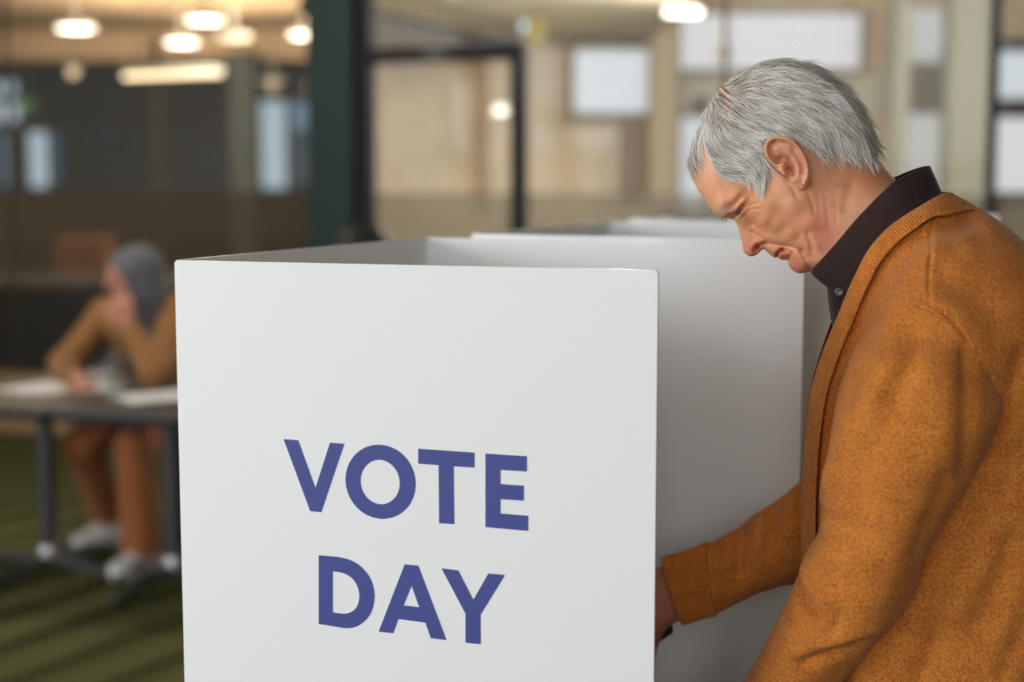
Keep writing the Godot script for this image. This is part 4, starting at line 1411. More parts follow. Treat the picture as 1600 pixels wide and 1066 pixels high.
func man() -> void:
	man_o = at_depth(1250, 300, 1.83)
	var th := atan2(man_o.x, -man_o.z)
	man_r = Vector3(cos(th), 0, sin(th))
	man_n = Vector3(-sin(th), 0, cos(th))
	man_root = thing("person", "grey-haired man in an orange-brown knitted sweater bending over the printed booth", "person", Vector3(man_o.x, 0, man_o.z), -th)
	skin_spots()
	M.skin = skin_material()
	M.knit = knit_material()
	M.shirt = shirt_material()
	# ---- body: head, neck, the trunk inside the clothes, arms and hands in one mesh
	var f := puff(FACE, 4, FACE_WIDTH, [[1205, 222], [1228, 252], [1252, 288], [1298, 316], [1345, 345], [1385, 385]])
	f.strokes = face_strokes()
	var g := Geo.new()
	f.build(g, 92, skin_paint)
	ear(g, f)
	g.tint = rgb8(196, 128, 102).srgb_to_linear()
	var chest := mp(1450, 620, 0)
	var hip := mp(1500, 1080, 0)
	var inner := Blob.new(hip - Vector3(0.25, 0.15, 0.28), mp(1400, 330, 0) + Vector3(0.3, 0.05, 0.28), 0.03, 0.05)
	inner.put(mp(1400, 400, 0), chest, 0.05, 0.10)
	inner.put(chest, hip, 0.11, 0.11)
	inner.net(g)
	# right hand: it reaches into the booth and holds a small device
	var wr := mp(1052, 925, -0.115)
	var fw := (mp(960, 962, -0.10) - wr).normalized()
	var hb := Blob.new(wr - Vector3(0.26, 0.17, 0.12), wr + Vector3(0.16, 0.12, 0.12), 0.004, 0.014)
	hb.put(mp(1150, 888, -0.127), wr, 0.030, 0.030, Vector3(1, 1, 0.9))
	hb.put(wr, wr + fw * 0.05, 0.030, 0.032, Vector3(1, 1, 0.7))
	hand(hb, wr + fw * 0.015, fw, Vector3(0.1, 0.45, 0.9), -1.0, 0.5, 1.1)
	hb.net(g)
	# left hand, below the frame
	var wl := mp(1050, 1215, 0.07)
	var fl := Vector3(-0.8, -0.55, -0.2).normalized()
	var lb := Blob.new(wl - Vector3(0.24, 0.22, 0.12), wl + Vector3(0.12, 0.1, 0.12), 0.005, 0.014)
	lb.put(wl - fl * 0.06, wl, 0.032, 0.028)
	hand(lb, wl, fl, Vector3(0, 0.6, 0.8), 1.0, 0.35, 1.05)
	lb.net(g)
	part(man_root, "body", g.smooth().mesh(true), M.skin, "lined face in profile, ear, neck and hands")
	var eye_at := mp(1158, 328.5, 0.050)
	var ball := PackedVector2Array()
	for k in 13: ball.append(Vector2(0.008 * sin(PI * k / 12.0), -0.008 * cos(PI * k / 12.0)))
	part(man_root, "eye", Geo.new().lathe(shift(Vector3(eye_at.x, eye_at.y, 0.0380)), ball, 24).mesh(), mat(rgb8(66, 58, 54), 0.4), "lowered grey eye")
	# ---- hair
	var hm := mat(Color.WHITE, 0.45, 0.0, 0.5)
	hm.vertex_color_use_as_albedo = true
	var hg := hair(f)
	var hp := part(man_root, "hair", hg.mesh(true), hm, "short combed grey and white hair")
	part(hp, "eyebrow", little_hairs([[1120, 334, 1146, 322, 0.052, 0.060, 0.006, 0.003, 0.0022, 3.2, 0.75]], 80, 3).mesh(true), hm)
	part(hp, "eyelash", little_hairs([[1147, 340, 1160, 325, 0.047, 0.058, -0.004, 0.004, 0.002, 0.5, 0.1]], 55, 4).mesh(true), hm).set_meta("kind", "stuff")
	part(hp, "eyelash", little_hairs([[1128, 341, 1137, 343, 0.0, -0.01, -0.002, 0.005, 0.0, 0.6, 0.1]], 14, 5).mesh(true), hm).set_meta("kind", "stuff")
	clothes()

func clothes() -> void:
	# ---- sweater
	var band := [[1487, 301, 0.0, 1521, 328, 0.016], [1477, 301, 0.030, 1502, 332, 0.052], [1462, 308, 0.051, 1481, 337, 0.075], [1441, 320, 0.066, 1458, 340, 0.086], [1416, 335, 0.074, 1434, 356, 0.094], [1392, 352, 0.077, 1411, 373, 0.096], [1372, 371, 0.077, 1392, 391, 0.095], [1353, 396, 0.074, 1374, 414, 0.092], [1338, 425, 0.069, 1360, 441, 0.088], [1324, 455, 0.061, 1347, 469, 0.083], [1309, 494, 0.049, 1333, 504, 0.074], [1299, 517, 0.040, 1322, 530, 0.068], [1284, 555, 0.028, 1308, 566, 0.060], [1267, 612, 0.018, 1292, 618, 0.054], [1258, 680, 0.012, 1282, 684, 0.050], [1254, 745, 0.010, 1277, 748, 0.048], [1252, 810, 0.010, 1275, 812, 0.048], [1252, 900, 0.010, 1275, 902, 0.048], [1255, 1040, 0.010, 1278, 1042, 0.048], [1262, 1150, 0.010, 1285, 1150, 0.048]]
	var outline := [[1489, 303, 1470, 400], [1520, 319, 1480, 440], [1560, 345, 1500, 480], [1600, 379, 1510, 520], [1645, 435, 1520, 570], [1675, 520, 1520, 640], [1688, 640, 1510, 720], [1684, 780, 1500, 800], [1668, 920, 1490, 880], [1655, 1050, 1480, 960], [1650, 1150, 1470, 1020], [1560, 1160, 1460, 1040], [1460, 1162, 1440, 1040], [1360, 1160, 1410, 1020], [1268, 1152, 1390, 960], [1258, 1040, 1380, 880], [1255, 900, 1370, 800], [1255, 810, 1370, 740], [1257, 745, 1375, 690], [1261, 680, 1380, 640], [1270, 614, 1390, 590], [1287, 556, 1400, 540], [1303, 518, 1410, 510], [1314, 494, 1415, 490], [1330, 456, 1425, 470], [1344, 427, 1430, 450], [1360, 398, 1436, 430], [1380, 373, 1442, 418], [1400, 355, 1448, 408], [1424, 339, 1454, 400], [1448, 325, 1460, 396], [1469, 312, 1466, 396]]
	var ctl := []
	for q in [[1446, 468, 0.194, 60], [1410, 476, 0.188, 60], [1380, 492, 0.182, 50], [1352, 516, 0.168, 50], [1475, 486, 0.198, 60], [1498, 510, 0.200, 60], [1516, 536, 0.200, 70], [1534, 572, 0.196, 80], [1330, 560, 0.135, 40], [1310, 640, 0.110, 34], [1300, 720, 0.105, 30], [1300, 850, 0.110, 30], [1460, 400, 0.135, 40], [1490, 370, 0.108, 50], [1530, 360, 0.085, 60], [1550, 410, 0.140, 90], [1500, 440, 0.165, 80], [1580, 470, 0.165, 120], [1650, 540, 0.150, 120], [1560, 600, 0.168, 120], [1620, 700, 0.160, 130], [1560, 760, 0.155, 130], [1600, 900, 0.155, 130], [1450, 900, 0.155, 110], [1500, 840, 0.150, 120], [1400, 1050, 0.160, 100], [1550, 1080, 0.160, 130], [1420, 620, 0.155, 80], [1400, 750, 0.150, 80], [1430, 430, 0.150, 40], [1400, 430, 0.122, 30]]:
		ctl.append([q[0], q[1], q[2], q[3], 0.024 if q[1] < 580 and q[0] < 1540 else 0.045])
	for q in spline(band, 3):
		if q[5] > 0.03: ctl.append([q[3], q[4], q[5] - 0.006, 16.0, 0.012])
		ctl.append([(q[0] + q[3]) / 2, (q[1] + q[4]) / 2, maxf((q[2] + q[5]) / 2 - 0.008, 0.004), 12.0, 0.012])
		ctl.append([q[0] + 6, q[1] + 3, maxf(q[2] - 0.006, 0.004), 10.0, 0.012])
	var s := puff(outline, 7, ctl, [[1462, 395], [1445, 480], [1455, 600], [1460, 800], [1450, 1050]])
	s.soft = 0.014
	for q in [
		[[[1466, 343], [1457, 380], [1450, 420], [1444, 468]], -0.0028, 2.0, 0.13], [[[1470, 350], [1462, 385], [1456, 425]], 0.0012, 3.0, 0.13],
		[[[1444, 470], [1472, 484], [1496, 510], [1513, 532], [1520, 560]], -0.0030, 2.2, 0.186], [[[1444, 470], [1412, 478], [1380, 494], [1350, 518], [1330, 545]], -0.0030, 2.2, 0.18],
		[[[1598, 560], [1586, 600], [1568, 650], [1540, 710]], -0.012, 9.0, 0.17], [[[1610, 600], [1592, 640], [1570, 670]], -0.006, 6.0, 0.17],
		[[[1600, 640], [1570, 690], [1545, 730]], 0.006, 10.0, 0.17],
		[[[1590, 850], [1565, 920], [1530, 990]], -0.007, 12.0, 0.175], [[[1560, 830], [1535, 900], [1505, 960]], 0.005, 14.0, 0.175], [[[1598, 1000], [1570, 1060]], -0.006, 10.0, 0.175], [[[1470, 1000], [1440, 1066]], -0.006, 12.0, 0.175], [[[1500, 860], [1470, 930], [1450, 980]], 0.004, 12.0, 0.175],
		[[[1521, 332], [1500, 335], [1478, 340], [1458, 344]], -0.0026, 2.4, 0.07], [[[1440, 360], [1412, 378], [1392, 396], [1374, 420], [1360, 446], [1346, 474]], -0.0020, 2.4, 0.095],
		[[[1306, 640], [1300, 700], [1296, 780]], -0.006, 6.0, 0.10]]:
		s.strokes.append(stroke(q[0], q[1], q[2], q[3]))
	var g := Geo.new()
	s.build(g, 70)
	var sweater := part(man_root, "sweater", g.smooth().mesh(), M.knit, "orange-brown melange knitted cardigan")
	var bg := strip(band, 44, 8, 0.008, 0.0035, 0.0006, 0.0034)
	var half := bg.v.size() / 2
	for k in half:
		if k % 11 == 0 or k % 11 == 10: continue
		var v := bg.v[k]
		var zt := s.width(Vector2(v.x, v.y), s.dist(Vector2(v.x, v.y))) + 0.0028
		if v.z < zt:
			bg.v[k].z = zt
			bg.v[k + half].z = -zt
	part(sweater, "neckband", bg.smooth().mesh(), M.knit, "ribbed neckband")
	# left sleeve, nearest the room
	var left := [[1408, 482, 1476, 484, 0.115, 0.066], [1385, 494, 1490, 498, 0.120, 0.072], [1360, 514, 1506, 518, 0.126, 0.078], [1336, 546, 1520, 546, 0.134, 0.084], [1316, 596, 1545, 590, 0.140, 0.090], [1303, 646, 1566, 634, 0.144, 0.092], [1295, 704, 1545, 690, 0.146, 0.090], [1281, 762, 1512, 755, 0.148, 0.086], [1282, 800, 1482, 800, 0.149, 0.082], [1279, 832, 1463, 834, 0.150, 0.079], [1260, 864, 1447, 868, 0.150, 0.077], [1246, 902, 1434, 910, 0.149, 0.075], [1228, 942, 1411, 952, 0.146, 0.072], [1208, 984, 1378, 988, 0.140, 0.069], [1182, 1032, 1336, 1032, 0.130, 0.064], [1150, 1085, 1290, 1088, 0.115, 0.058], [1095, 1150, 1205, 1165, 0.090, 0.048], [1045, 1195, 1130, 1228, 0.072, 0.040]]
	var fold := []
	for q in [
		[[[1432, 492], [1405, 555], [1368, 620], [1330, 690], [1304, 760]], 0.0105, 13.0, 0.21], [[[1432, 530], [1412, 575], [1392, 618]], -0.0125, 11.0, 0.22], [[[1470, 520], [1480, 600], [1478, 690]], 0.004, 22.0, 0.22],
		[[[1512, 555], [1506, 620], [1504, 690], [1508, 740]], -0.0075, 8.0, 0.20], [[[1480, 740], [1455, 800], [1432, 860]], -0.004, 10.0, 0.21],
		[[[1240, 902], [1246, 920], [1258, 936], [1274, 946]], -0.0130, 4.2, 0.17], [[[1252, 888], [1268, 912], [1290, 930]], 0.0075, 8.0, 0.19],
		[[[1348, 1000], [1318, 1010], [1286, 1018], [1255, 1032]], -0.009, 7.0, 0.19], [[[1372, 972], [1330, 986], [1290, 996], [1240, 1020]], 0.006, 10.0, 0.19],
		[[[1312, 955], [1304, 975], [1294, 988]], -0.0035, 4.0, 0.20], [[[1286, 815], [1310, 825], [1340, 828]], -0.0045, 7.0, 0.21], [[[1290, 850], [1340, 880], [1390, 890]], 0.003, 18.0, 0.22],
		[[[1340, 700], [1380, 760], [1420, 820]], 0.003, 25.0, 0.22], [[[1310, 770], [1360, 790]], -0.003, 10.0, 0.21], [[[1400, 880], [1380, 930], [1350, 960]], 0.003, 14.0, 0.21],
		[[[1345, 1040], [1320, 1066]], 0.004, 12.0, 0.18]]:
		fold.append(stroke(q[0], q[1], q[2], q[3]))
	var lg := limb(left, 9, 84, fold)
	# the head of the sleeve is sewn to the shoulder: it runs into the trunk without a step
	var y_full := mp(1450, 585, 0.2).y
	var y_none := mp(1450, 665, 0.2).y
	var y_seam := mp(1440, 480, 0.19).y
	var y_free := mp(1440, 575, 0.2).y
	var f_full := mp(1330, 548, 0.16).y
	var f_none := mp(1316, 600, 0.16).y
	for k in lg.v.size():
		var v := lg.v[k]
		if v.y < y_none or v.z < 0.10: continue
		var p := Vector2(v.x, v.y)
		var front := smoothstep(mp(1400, 600, 0.2).x, mp(1340, 600, 0.2).x, v.x)
		var share := lerpf(smoothstep(y_none, y_full, v.y), smoothstep(f_none, f_full, v.y), front)
		if share <= 0.0: continue
		var zt := s.width(p, s.dist(p)) + 0.0010
		var kk := 0.034
		var h := maxf(kk - absf(v.z - zt), 0.0) / kk
		var z := lerpf(v.z, maxf(v.z, zt) + h * h * kk * 0.25, share)
		lg.v[k].z = lerpf(zt, z, smoothstep(y_seam, y_free, v.y)) if v.z > 0.12 else z
	var seams := [stroke([[1446, 470], [1412, 478], [1380, 494], [1350, 518], [1330, 545]], 0.0042, 2.3, 0.19), stroke([[1446, 470], [1472, 484], [1496, 510], [1513, 532]], 0.0042, 2.3, 0.195)]
	for k in lg.v.size():
		if lg.v[k].z < 0.12: continue
		for sm: Stroke in seams: lg.v[k].z -= sm.at(Vector2(lg.v[k].x, lg.v[k].y))
	part(sweater, "sleeve", lg.smooth().mesh(), M.knit)
	# right sleeve, reaching into the booth
	var right := [[1420, 540, 1440, 740, -0.16, 0.075], [1360, 620, 1372, 850, -0.165, 0.076], [1300, 702, 1308, 905, -0.155, 0.070], [1254, 750, 1262, 908, -0.145, 0.062], [1213, 783, 1222, 914, -0.138, 0.056], [1192, 797, 1202, 920, -0.135, 0.053], [1174, 808, 1184, 926, -0.132, 0.050], [1152, 827, 1164, 936, -0.128, 0.047], [1135, 836, 1146, 945, -0.126, 0.045], [1112, 848, 1128, 954, -0.122, 0.042], [1100, 852, 1114, 960, -0.120, 0.040]]
	var fold2 := []
	for q in [[[[1214, 790], [1206, 815], [1202, 845]], -0.0085, 6.0, -0.09], [[[1195, 802], [1186, 835], [1184, 860]], 0.0075, 7.0, -0.09], [[[1158, 835], [1154, 865], [1156, 890]], -0.0085, 6.0, -0.09], [[[1140, 845], [1134, 870], [1138, 900]], 0.0065, 7.0, -0.09], [[[1106, 905], [1130, 900], [1150, 890]], -0.0045, 3.5, -0.09], [[[1240, 780], [1230, 830]], 0.008, 9.0, -0.09]]:
		fold2.append(stroke(q[0], q[1], q[2], q[3]))
	part(sweater, "sleeve", limb(right, 8, 56, fold2).mesh(), M.knit)
	part(sweater, "cuff", cuff([[1104, 850, 1118, 960, -0.120, 0.041], [1085, 858, 1103, 963, -0.119, 0.040], [1064, 865, 1087, 968, -0.118, 0.039], [1036, 873, 1069, 974, -0.116, 0.038]], 52).mesh(), M.knit, "ribbed cuff")
	part(sweater, "cuff", cuff([[1075, 1168, 1172, 1195, 0.080, 0.044], [1045, 1195, 1130, 1228, 0.072, 0.040], [1022, 1216, 1098, 1250, 0.064, 0.038]], 48).mesh(), M.knit, "ribbed cuff")
	# ---- shirt
	var sh := puff([[1292, 449, 1350, 440], [1293.6, 464, 1352, 450], [1295.5, 482, 1354, 460], [1301, 510, 1360, 470], [1322, 570, 1372, 480], [1380, 580, 1384, 470], [1430, 500, 1394, 450], [1452, 400, 1396, 420], [1450, 340, 1392, 400], [1420, 350, 1380, 398], [1380, 385, 1366, 410], [1340, 420, 1356, 426], [1310, 440, 1350, 434]], 6, [[1310, 470, 0.040, 14], [1320, 500, 0.046, 16], [1350, 460, 0.060, 30], [1400, 400, 0.066, 30], [1360, 540, 0.060, 30], [1430, 450, 0.064, 30]], [[1345, 440], [1372, 470], [1392, 420]])
	var g2 := Geo.new()
	sh.build(g2, 24)
	var shirt := part(man_root, "shirt", g2.smooth().mesh(), M.shirt, "dark brown checked shirt")
	var collar := [[1453.5, 259.5, 0.0, 1478, 316, 0.0], [1450, 259.5, 0.020, 1474, 317, 0.024], [1441, 262.5, 0.036, 1464, 320, 0.042], [1428, 268, 0.048, 1450, 328, 0.055], [1412, 275.5, 0.057, 1436, 337, 0.064], [1398, 283, 0.062, 1424, 346, 0.069], [1380, 299.5, 0.066, 1408, 358, 0.073], [1362, 317, 0.068, 1392, 371, 0.074], [1337.6, 343, 0.068, 1372, 396, 0.073], [1313, 372, 0.065, 1352, 426, 0.069], [1290, 398.5, 0.059, 1334, 455, 0.062], [1277, 412, 0.053, 1320, 466, 0.056], [1270.5, 419, 0.048, 1306, 458, 0.050], [1268, 425, 0.043, 1298, 453, 0.046], [1268, 428.5, 0.040, 1292, 449, 0.043]]
	var cg := strip(collar, 8, 14, 0.004, 0.003)
	part(shirt, "collar", cg.mesh(), M.shirt, "turned-down shirt collar")
	var bm := mat(rgb8(92, 92, 88), 0.3, 0.0, 0.6)
	var bp := mp(1311, 456, 0.057)
	var btn := Geo.new().lathe(Transform3D(Basis(Vector3.RIGHT, PI / 2), bp), PackedVector2Array([Vector2(0, -0.001), Vector2(0.0048, -0.001), Vector2(0.005, 0.0008), Vector2(0.0046, 0.0022), Vector2(0.0034, 0.0024), Vector2(0.0026, 0.0012), Vector2(0, 0.0012)]), 24)
	part(shirt, "button", btn.mesh(), bm, "small grey button")
	# ---- trousers and shoes, below the frame
	var cloth := mat(rgb8(46, 48, 58), 0.9, 0.0, 0.2)
	var hx := mp(1470, 1120, 0).x
	var tr := Blob.new(Vector3(hx - 0.25, 0.03, -0.26), Vector3(hx + 0.28, 1.05, 0.26), 0.02, 0.05)
	tr.put(Vector3(hx, 0.94, -0.05), Vector3(hx, 0.94, 0.05), 0.11, 0.11)
	for z in [-1.0, 1.0]:
		tr.put(Vector3(hx, 0.84, 0.075 * z), Vector3(hx - 0.02, 0.50, 0.10 * z), 0.088, 0.075)
		tr.put(Vector3(hx - 0.02, 0.50, 0.10 * z), Vector3(hx + 0.01, 0.10, 0.11 * z), 0.075, 0.066)
	part(man_root, "trousers", tr.net(Geo.new()).smooth().mesh(), cloth)
	for z in [-1.0, 1.0]:
		var sb := Blob.new(Vector3(hx - 0.26, -0.005, 0.11 * z - 0.08), Vector3(hx + 0.12, 0.14, 0.11 * z + 0.08), 0.01, 0.03)
		sb.put(Vector3(hx + 0.04, 0.045, 0.11 * z), Vector3(hx - 0.17, 0.035, 0.115 * z), 0.042, 0.034, Vector3(1, 1, 1.1))
		sb.put(Vector3(hx + 0.02, 0.09, 0.11 * z), Vector3(hx - 0.05, 0.06, 0.11 * z), 0.042, 0.04)
		part(man_root, "shoe", sb.net(Geo.new()).smooth().mesh(), mat(rgb8(40, 34, 30), 0.5))
	# ---- the device in his hand
	var dp := man_root.transform * mp(1019, 975, -0.125)
	var dev := thing("handheld_device", "small dark flat device with pale grey face in the man's hidden hand", "device", dp)
	dev.basis = Basis(Vector3(-0.78, -0.58, -0.2).normalized(), Vector3(-0.35, 0.62, 0.70).normalized(), Vector3.ZERO)
	var bx := Vector3(0.76, 0.62, 0.15).normalized()
	var by := Vector3(-0.45, 0.42, 0.78)
	by = (by - bx * by.dot(bx)).normalized()
	dev.basis = man_root.basis * Basis(bx, by, bx.cross(by))
	part(dev, "case", boxed(Vector3(0.11, 0.010, 0.055), Vector3(-0.03, 0, 0), 0.004), mat(rgb8(36, 32, 34), 0.5))
	part(dev, "face_plate", boxed(Vector3(0.098, 0.002, 0.044), Vector3(-0.03, 0.0055, 0), 0.001), mat(rgb8(120, 124, 132), 0.3))

func cuff(stations: Array, ribs: int) -> Geo:
	var rings := []
	for q in spline(stations, 8):
		var a := mp(q[0], q[1], q[4])
		var b := mp(q[2], q[3], q[4])
		rings.append([(a + b) / 2, (b - a) / 2, Vector3(0, 0, q[5])])
	# the end is rolled in, so that the wrist comes out of an opening
	var r: Array = rings[rings.size() - 1]
	rings.append([r[0] - (r[0] - rings[rings.size() - 3][0]) * 0.2, r[1] * 0.86, r[2] * 0.86])
	rings.append([r[0] - (r[0] - rings[0][0]) * 0.4, r[1] * 0.84, r[2] * 0.84])
	var sides := ribs * 6
	var g := Geo.new().tube(rings, sides)
	g.smooth()
	for k in rings.size() * sides:
		if k / sides < rings.size() - 2: g.v[k] += g.n[k] * (0.0012 * cos(TAU * (k % sides) * ribs / sides) + 0.0008)
	return g.smooth()

# ================================================================ tables, the seated woman and the person beside her
func cafe_table(at: Vector3, label: String, top_color: Material) -> void:
	var t := thing("cafe_table", label, "table", at, -YAW)
	part(t, "table_top", boxed(Vector3(0.556, 0.026, 0.86), Vector3(0, 0.732, -0.02), 0.004), top_color, "dark brown tabletop")
	part(t, "apron", boxed(Vector3(0.50, 0.03, 0.78), Vector3(0, 0.703, -0.02), 0.003), M.steel_dark)
	var post := part(t, "post", Geo.new().bar(Vector3(0, 0.075, 0), Vector3(0, 0.69, 0), 0.034, 24).mesh(), M.post)
	part(post, "collar", Geo.new().lathe(shift(Vector3(0, 0.062, 0)), PackedVector2Array([Vector2(0.0, 0), Vector2(0.046, 0), Vector2(0.048, 0.02), Vector2(0.044, 0.055), Vector2(0.036, 0.064), Vector2(0, 0.064)]), 24).mesh(), M.chrome, "bright steel collar")
	for k in 4:
		var a := k * PI / 2 + 0.12
		var d := Vector3(cos(a), 0, sin(a))
		var g := Geo.new()
		var rings := []
		for s in 9:
			var u := s / 8.0
			var p := d * lerpf(0.03, 0.36, u) + Vector3.UP * lerpf(0.060, 0.030, u * u)
			rings.append([p, d.cross(Vector3.UP) * -0.022, Vector3.UP * lerpf(0.028, 0.014, u)])
		var f := part(t, "foot", g.tube(rings, 14).smooth().mesh(), M.post)
		part(f, "glide", Geo.new().lathe(shift(d * 0.34), PackedVector2Array([Vector2(0, 0), Vector2(0.016, 0), Vector2(0.014, 0.022), Vector2(0, 0.022)]), 12).mesh(), M.steel_dark)

func sheet(at: Vector3, turn: float, label: String, n: int) -> void:
	var p := thing("paper_sheet", label, "paper", at, turn, "papers on the tables")
	for k in n:
		part(p, "sheet", boxed(Vector3(0.21, 0.0012, 0.297), Vector3(0.004 * (k % 3 - 1), 0.0007 + 0.0013 * k, 0.003 * ((k * 2) % 3 - 1)), 0.0003, 0.05 * (k % 3 - 1)), M.paper)

func tables() -> void:
	M.post = mat(rgb8(78, 78, 80), 0.45, 0.2)
	M.chrome = mat(rgb8(190, 188, 186), 0.35, 0.7)
	M.paper = mat(rgb8(246, 245, 248), 0.8)
	M.top_a = grained(mat(Color.WHITE, 0.5), rgb8(92, 80, 68), rgb8(112, 98, 82), 0.03, 3, 2.0, 61)
	M.top_b = grained(mat(Color.WHITE, 0.5), rgb8(66, 64, 64), rgb8(84, 80, 78), 0.03, 3, 2.0, 62)
	var a := at_height(78, 897, 0.0)
	var b := a + Vector3(cos(YAW), 0, sin(YAW)) * 0.562
	cafe_table(a, "brown topped square table with writing hand and papers on it", M.top_a)
	cafe_table(b, "dark grey topped square table half hidden by the printed booth", M.top_b)
	var c := b + Vector3(cos(YAW), 0, sin(YAW)) * 0.562
	cafe_table(c, "dark square table wholly behind the printed booth", M.top_b)
	var ty := 0.7455
	sheet(at_height(112, 607, ty), -1.1, "loose white sheets under the woman's writing hand", 3)
	sheet(at_height(60, 606, ty), -0.5, "single pale sheet at the left end of brown table", 1)
	sheet(at_height(252, 622, ty), -1.0, "white sheets stacked beside the glass carafe", 6)
	# carafe
	var cp := at_height(180, 627, ty)
	var w := thing("water_carafe", "clear glass water carafe standing between the papers", "carafe", cp)
	var gl := mat(Color(0.93, 0.95, 0.93, 0.03), 0.03, 0.0, 0.2)
	gl.transparency = BaseMaterial3D.TRANSPARENCY_ALPHA
	part(w, "glass_body", Geo.new().lathe(Transform3D.IDENTITY, PackedVector2Array([Vector2(0, 0.001), Vector2(0.036, 0.001), Vector2(0.043, 0.008), Vector2(0.044, 0.08), Vector2(0.042, 0.12), Vector2(0.028, 0.15), Vector2(0.022, 0.17), Vector2(0.022, 0.185), Vector2(0.027, 0.195), Vector2(0.025, 0.195), Vector2(0.020, 0.185), Vector2(0.020, 0.17), Vector2(0.026, 0.149), Vector2(0.039, 0.119), Vector2(0.041, 0.08), Vector2(0.040, 0.010), Vector2(0, 0.008)]), 28).mesh(), gl)
	var wt := mat(Color(0.80, 0.84, 0.80, 0.03), 0.02, 0.0, 0.12)
	wt.transparency = BaseMaterial3D.TRANSPARENCY_ALPHA
	part(w, "water", Geo.new().lathe(Transform3D.IDENTITY, PackedVector2Array([Vector2(0, 0.010), Vector2(0.039, 0.011), Vector2(0.0402, 0.08), Vector2(0.0396, 0.095), Vector2(0, 0.095)]), 28).mesh(), wt)
	var gp := at_height(160, 612, ty)
	var tb := thing("tumbler", "small clear drinking glass behind the carafe", "glass", gp)
	part(tb, "glass_wall", Geo.new().lathe(Transform3D.IDENTITY, PackedVector2Array([Vector2(0, 0.001), Vector2(0.028, 0.001), Vector2(0.034, 0.11), Vector2(0.032, 0.11), Vector2(0.026, 0.008), Vector2(0, 0.008)]), 24).mesh(), gl)
	var ph := thing("tablet", "dark tablet lying by the woman's writing hand", "tablet", at_height(150, 588, ty), -0.5)
	part(ph, "case", boxed(Vector3(0.16, 0.010, 0.11), Vector3(0, 0.005, 0), 0.003), mat(rgb8(40, 42, 48), 0.4))
	part(ph, "screen", boxed(Vector3(0.15, 0.002, 0.10), Vector3(0, 0.0105, 0), 0.0005), mat(rgb8(150, 152, 160), 0.25))

# a seated person built from blended bones; joints are given in the room's axes
func chair(at: Vector3, turn: float, label: String) -> void:
	var c := thing("chair", label, "chair", at, turn, "dark chairs behind the tables")
	var m := mat(rgb8(34, 32, 32), 0.6)
	part(c, "seat", boxed(Vector3(0.44, 0.04, 0.43), Vector3(0, 0.44, 0), 0.012), m)
	part(c, "backrest", boxed(Vector3(0.42, 0.28, 0.025), Vector3(0, 0.72, -0.225), 0.01), m)
	for sx in [-1, 1]:
		part(c, "leg", Geo.new().bar(Vector3(sx * 0.20, 0, 0.20), Vector3(sx * 0.18, 0.42, 0.17), 0.012).mesh(), m)
		part(c, "leg", Geo.new().bar(Vector3(sx * 0.20, 0, -0.24), Vector3(sx * 0.19, 0.60, -0.20), 0.012).mesh(), m)

func head_shape(b: Blob, c: Vector3, fwd: Vector3, up: Vector3, ears := true) -> void:
	var side := fwd.cross(up).normalized()
	b.put(c + up * 0.030 - fwd * 0.020, c + up * 0.024 + fwd * 0.020, 0.076, 0.072)
	b.put(c - up * 0.015 + fwd * 0.030, c - up * 0.075 + fwd * 0.055, 0.060, 0.030)
	b.put(c + up * 0.012 + fwd * 0.092, c - up * 0.026 + fwd * 0.108, 0.008, 0.012, Vector3.ONE, false, 0.012)
	b.put(c - up * 0.052 + fwd * 0.086 - side * 0.016, c - up * 0.052 + fwd * 0.086 + side * 0.016, 0.009, 0.009, Vector3.ONE, false, 0.010)
	b.put(c + up * 0.026 + fwd * 0.084 - side * 0.036, c + up * 0.026 + fwd * 0.084 + side * 0.036, 0.012, 0.012, Vector3.ONE, false, 0.012)
	for s in [-1.0, 1.0]:
		b.ball(c + up * 0.006 + fwd * 0.088 + side * 0.032 * s, 0.012, Vector3.ONE, true, 0.010)
		b.ball(c + up * 0.005 + fwd * 0.076 + side * 0.031 * s, 0.0125, Vector3.ONE, false, 0.004)
		if ears: b.put(c + up * 0.02 + side * 0.076 * s, c - up * 0.03 + side * 0.074 * s + fwd * 0.008, 0.012, 0.009, Vector3.ONE, false, 0.01)

func tinted(c: Color, rough := 0.9, sheen := 0.15) -> StandardMaterial3D:
	var m := grained(mat(Color.WHITE, rough, 0.0, 0.2), c.darkened(0.10), c.lightened(0.04), 0.05, 3, 5.0, 71)
	m.rim_enabled = true
	m.rim = sheen
	m.rim_tint = 1.0
	return m

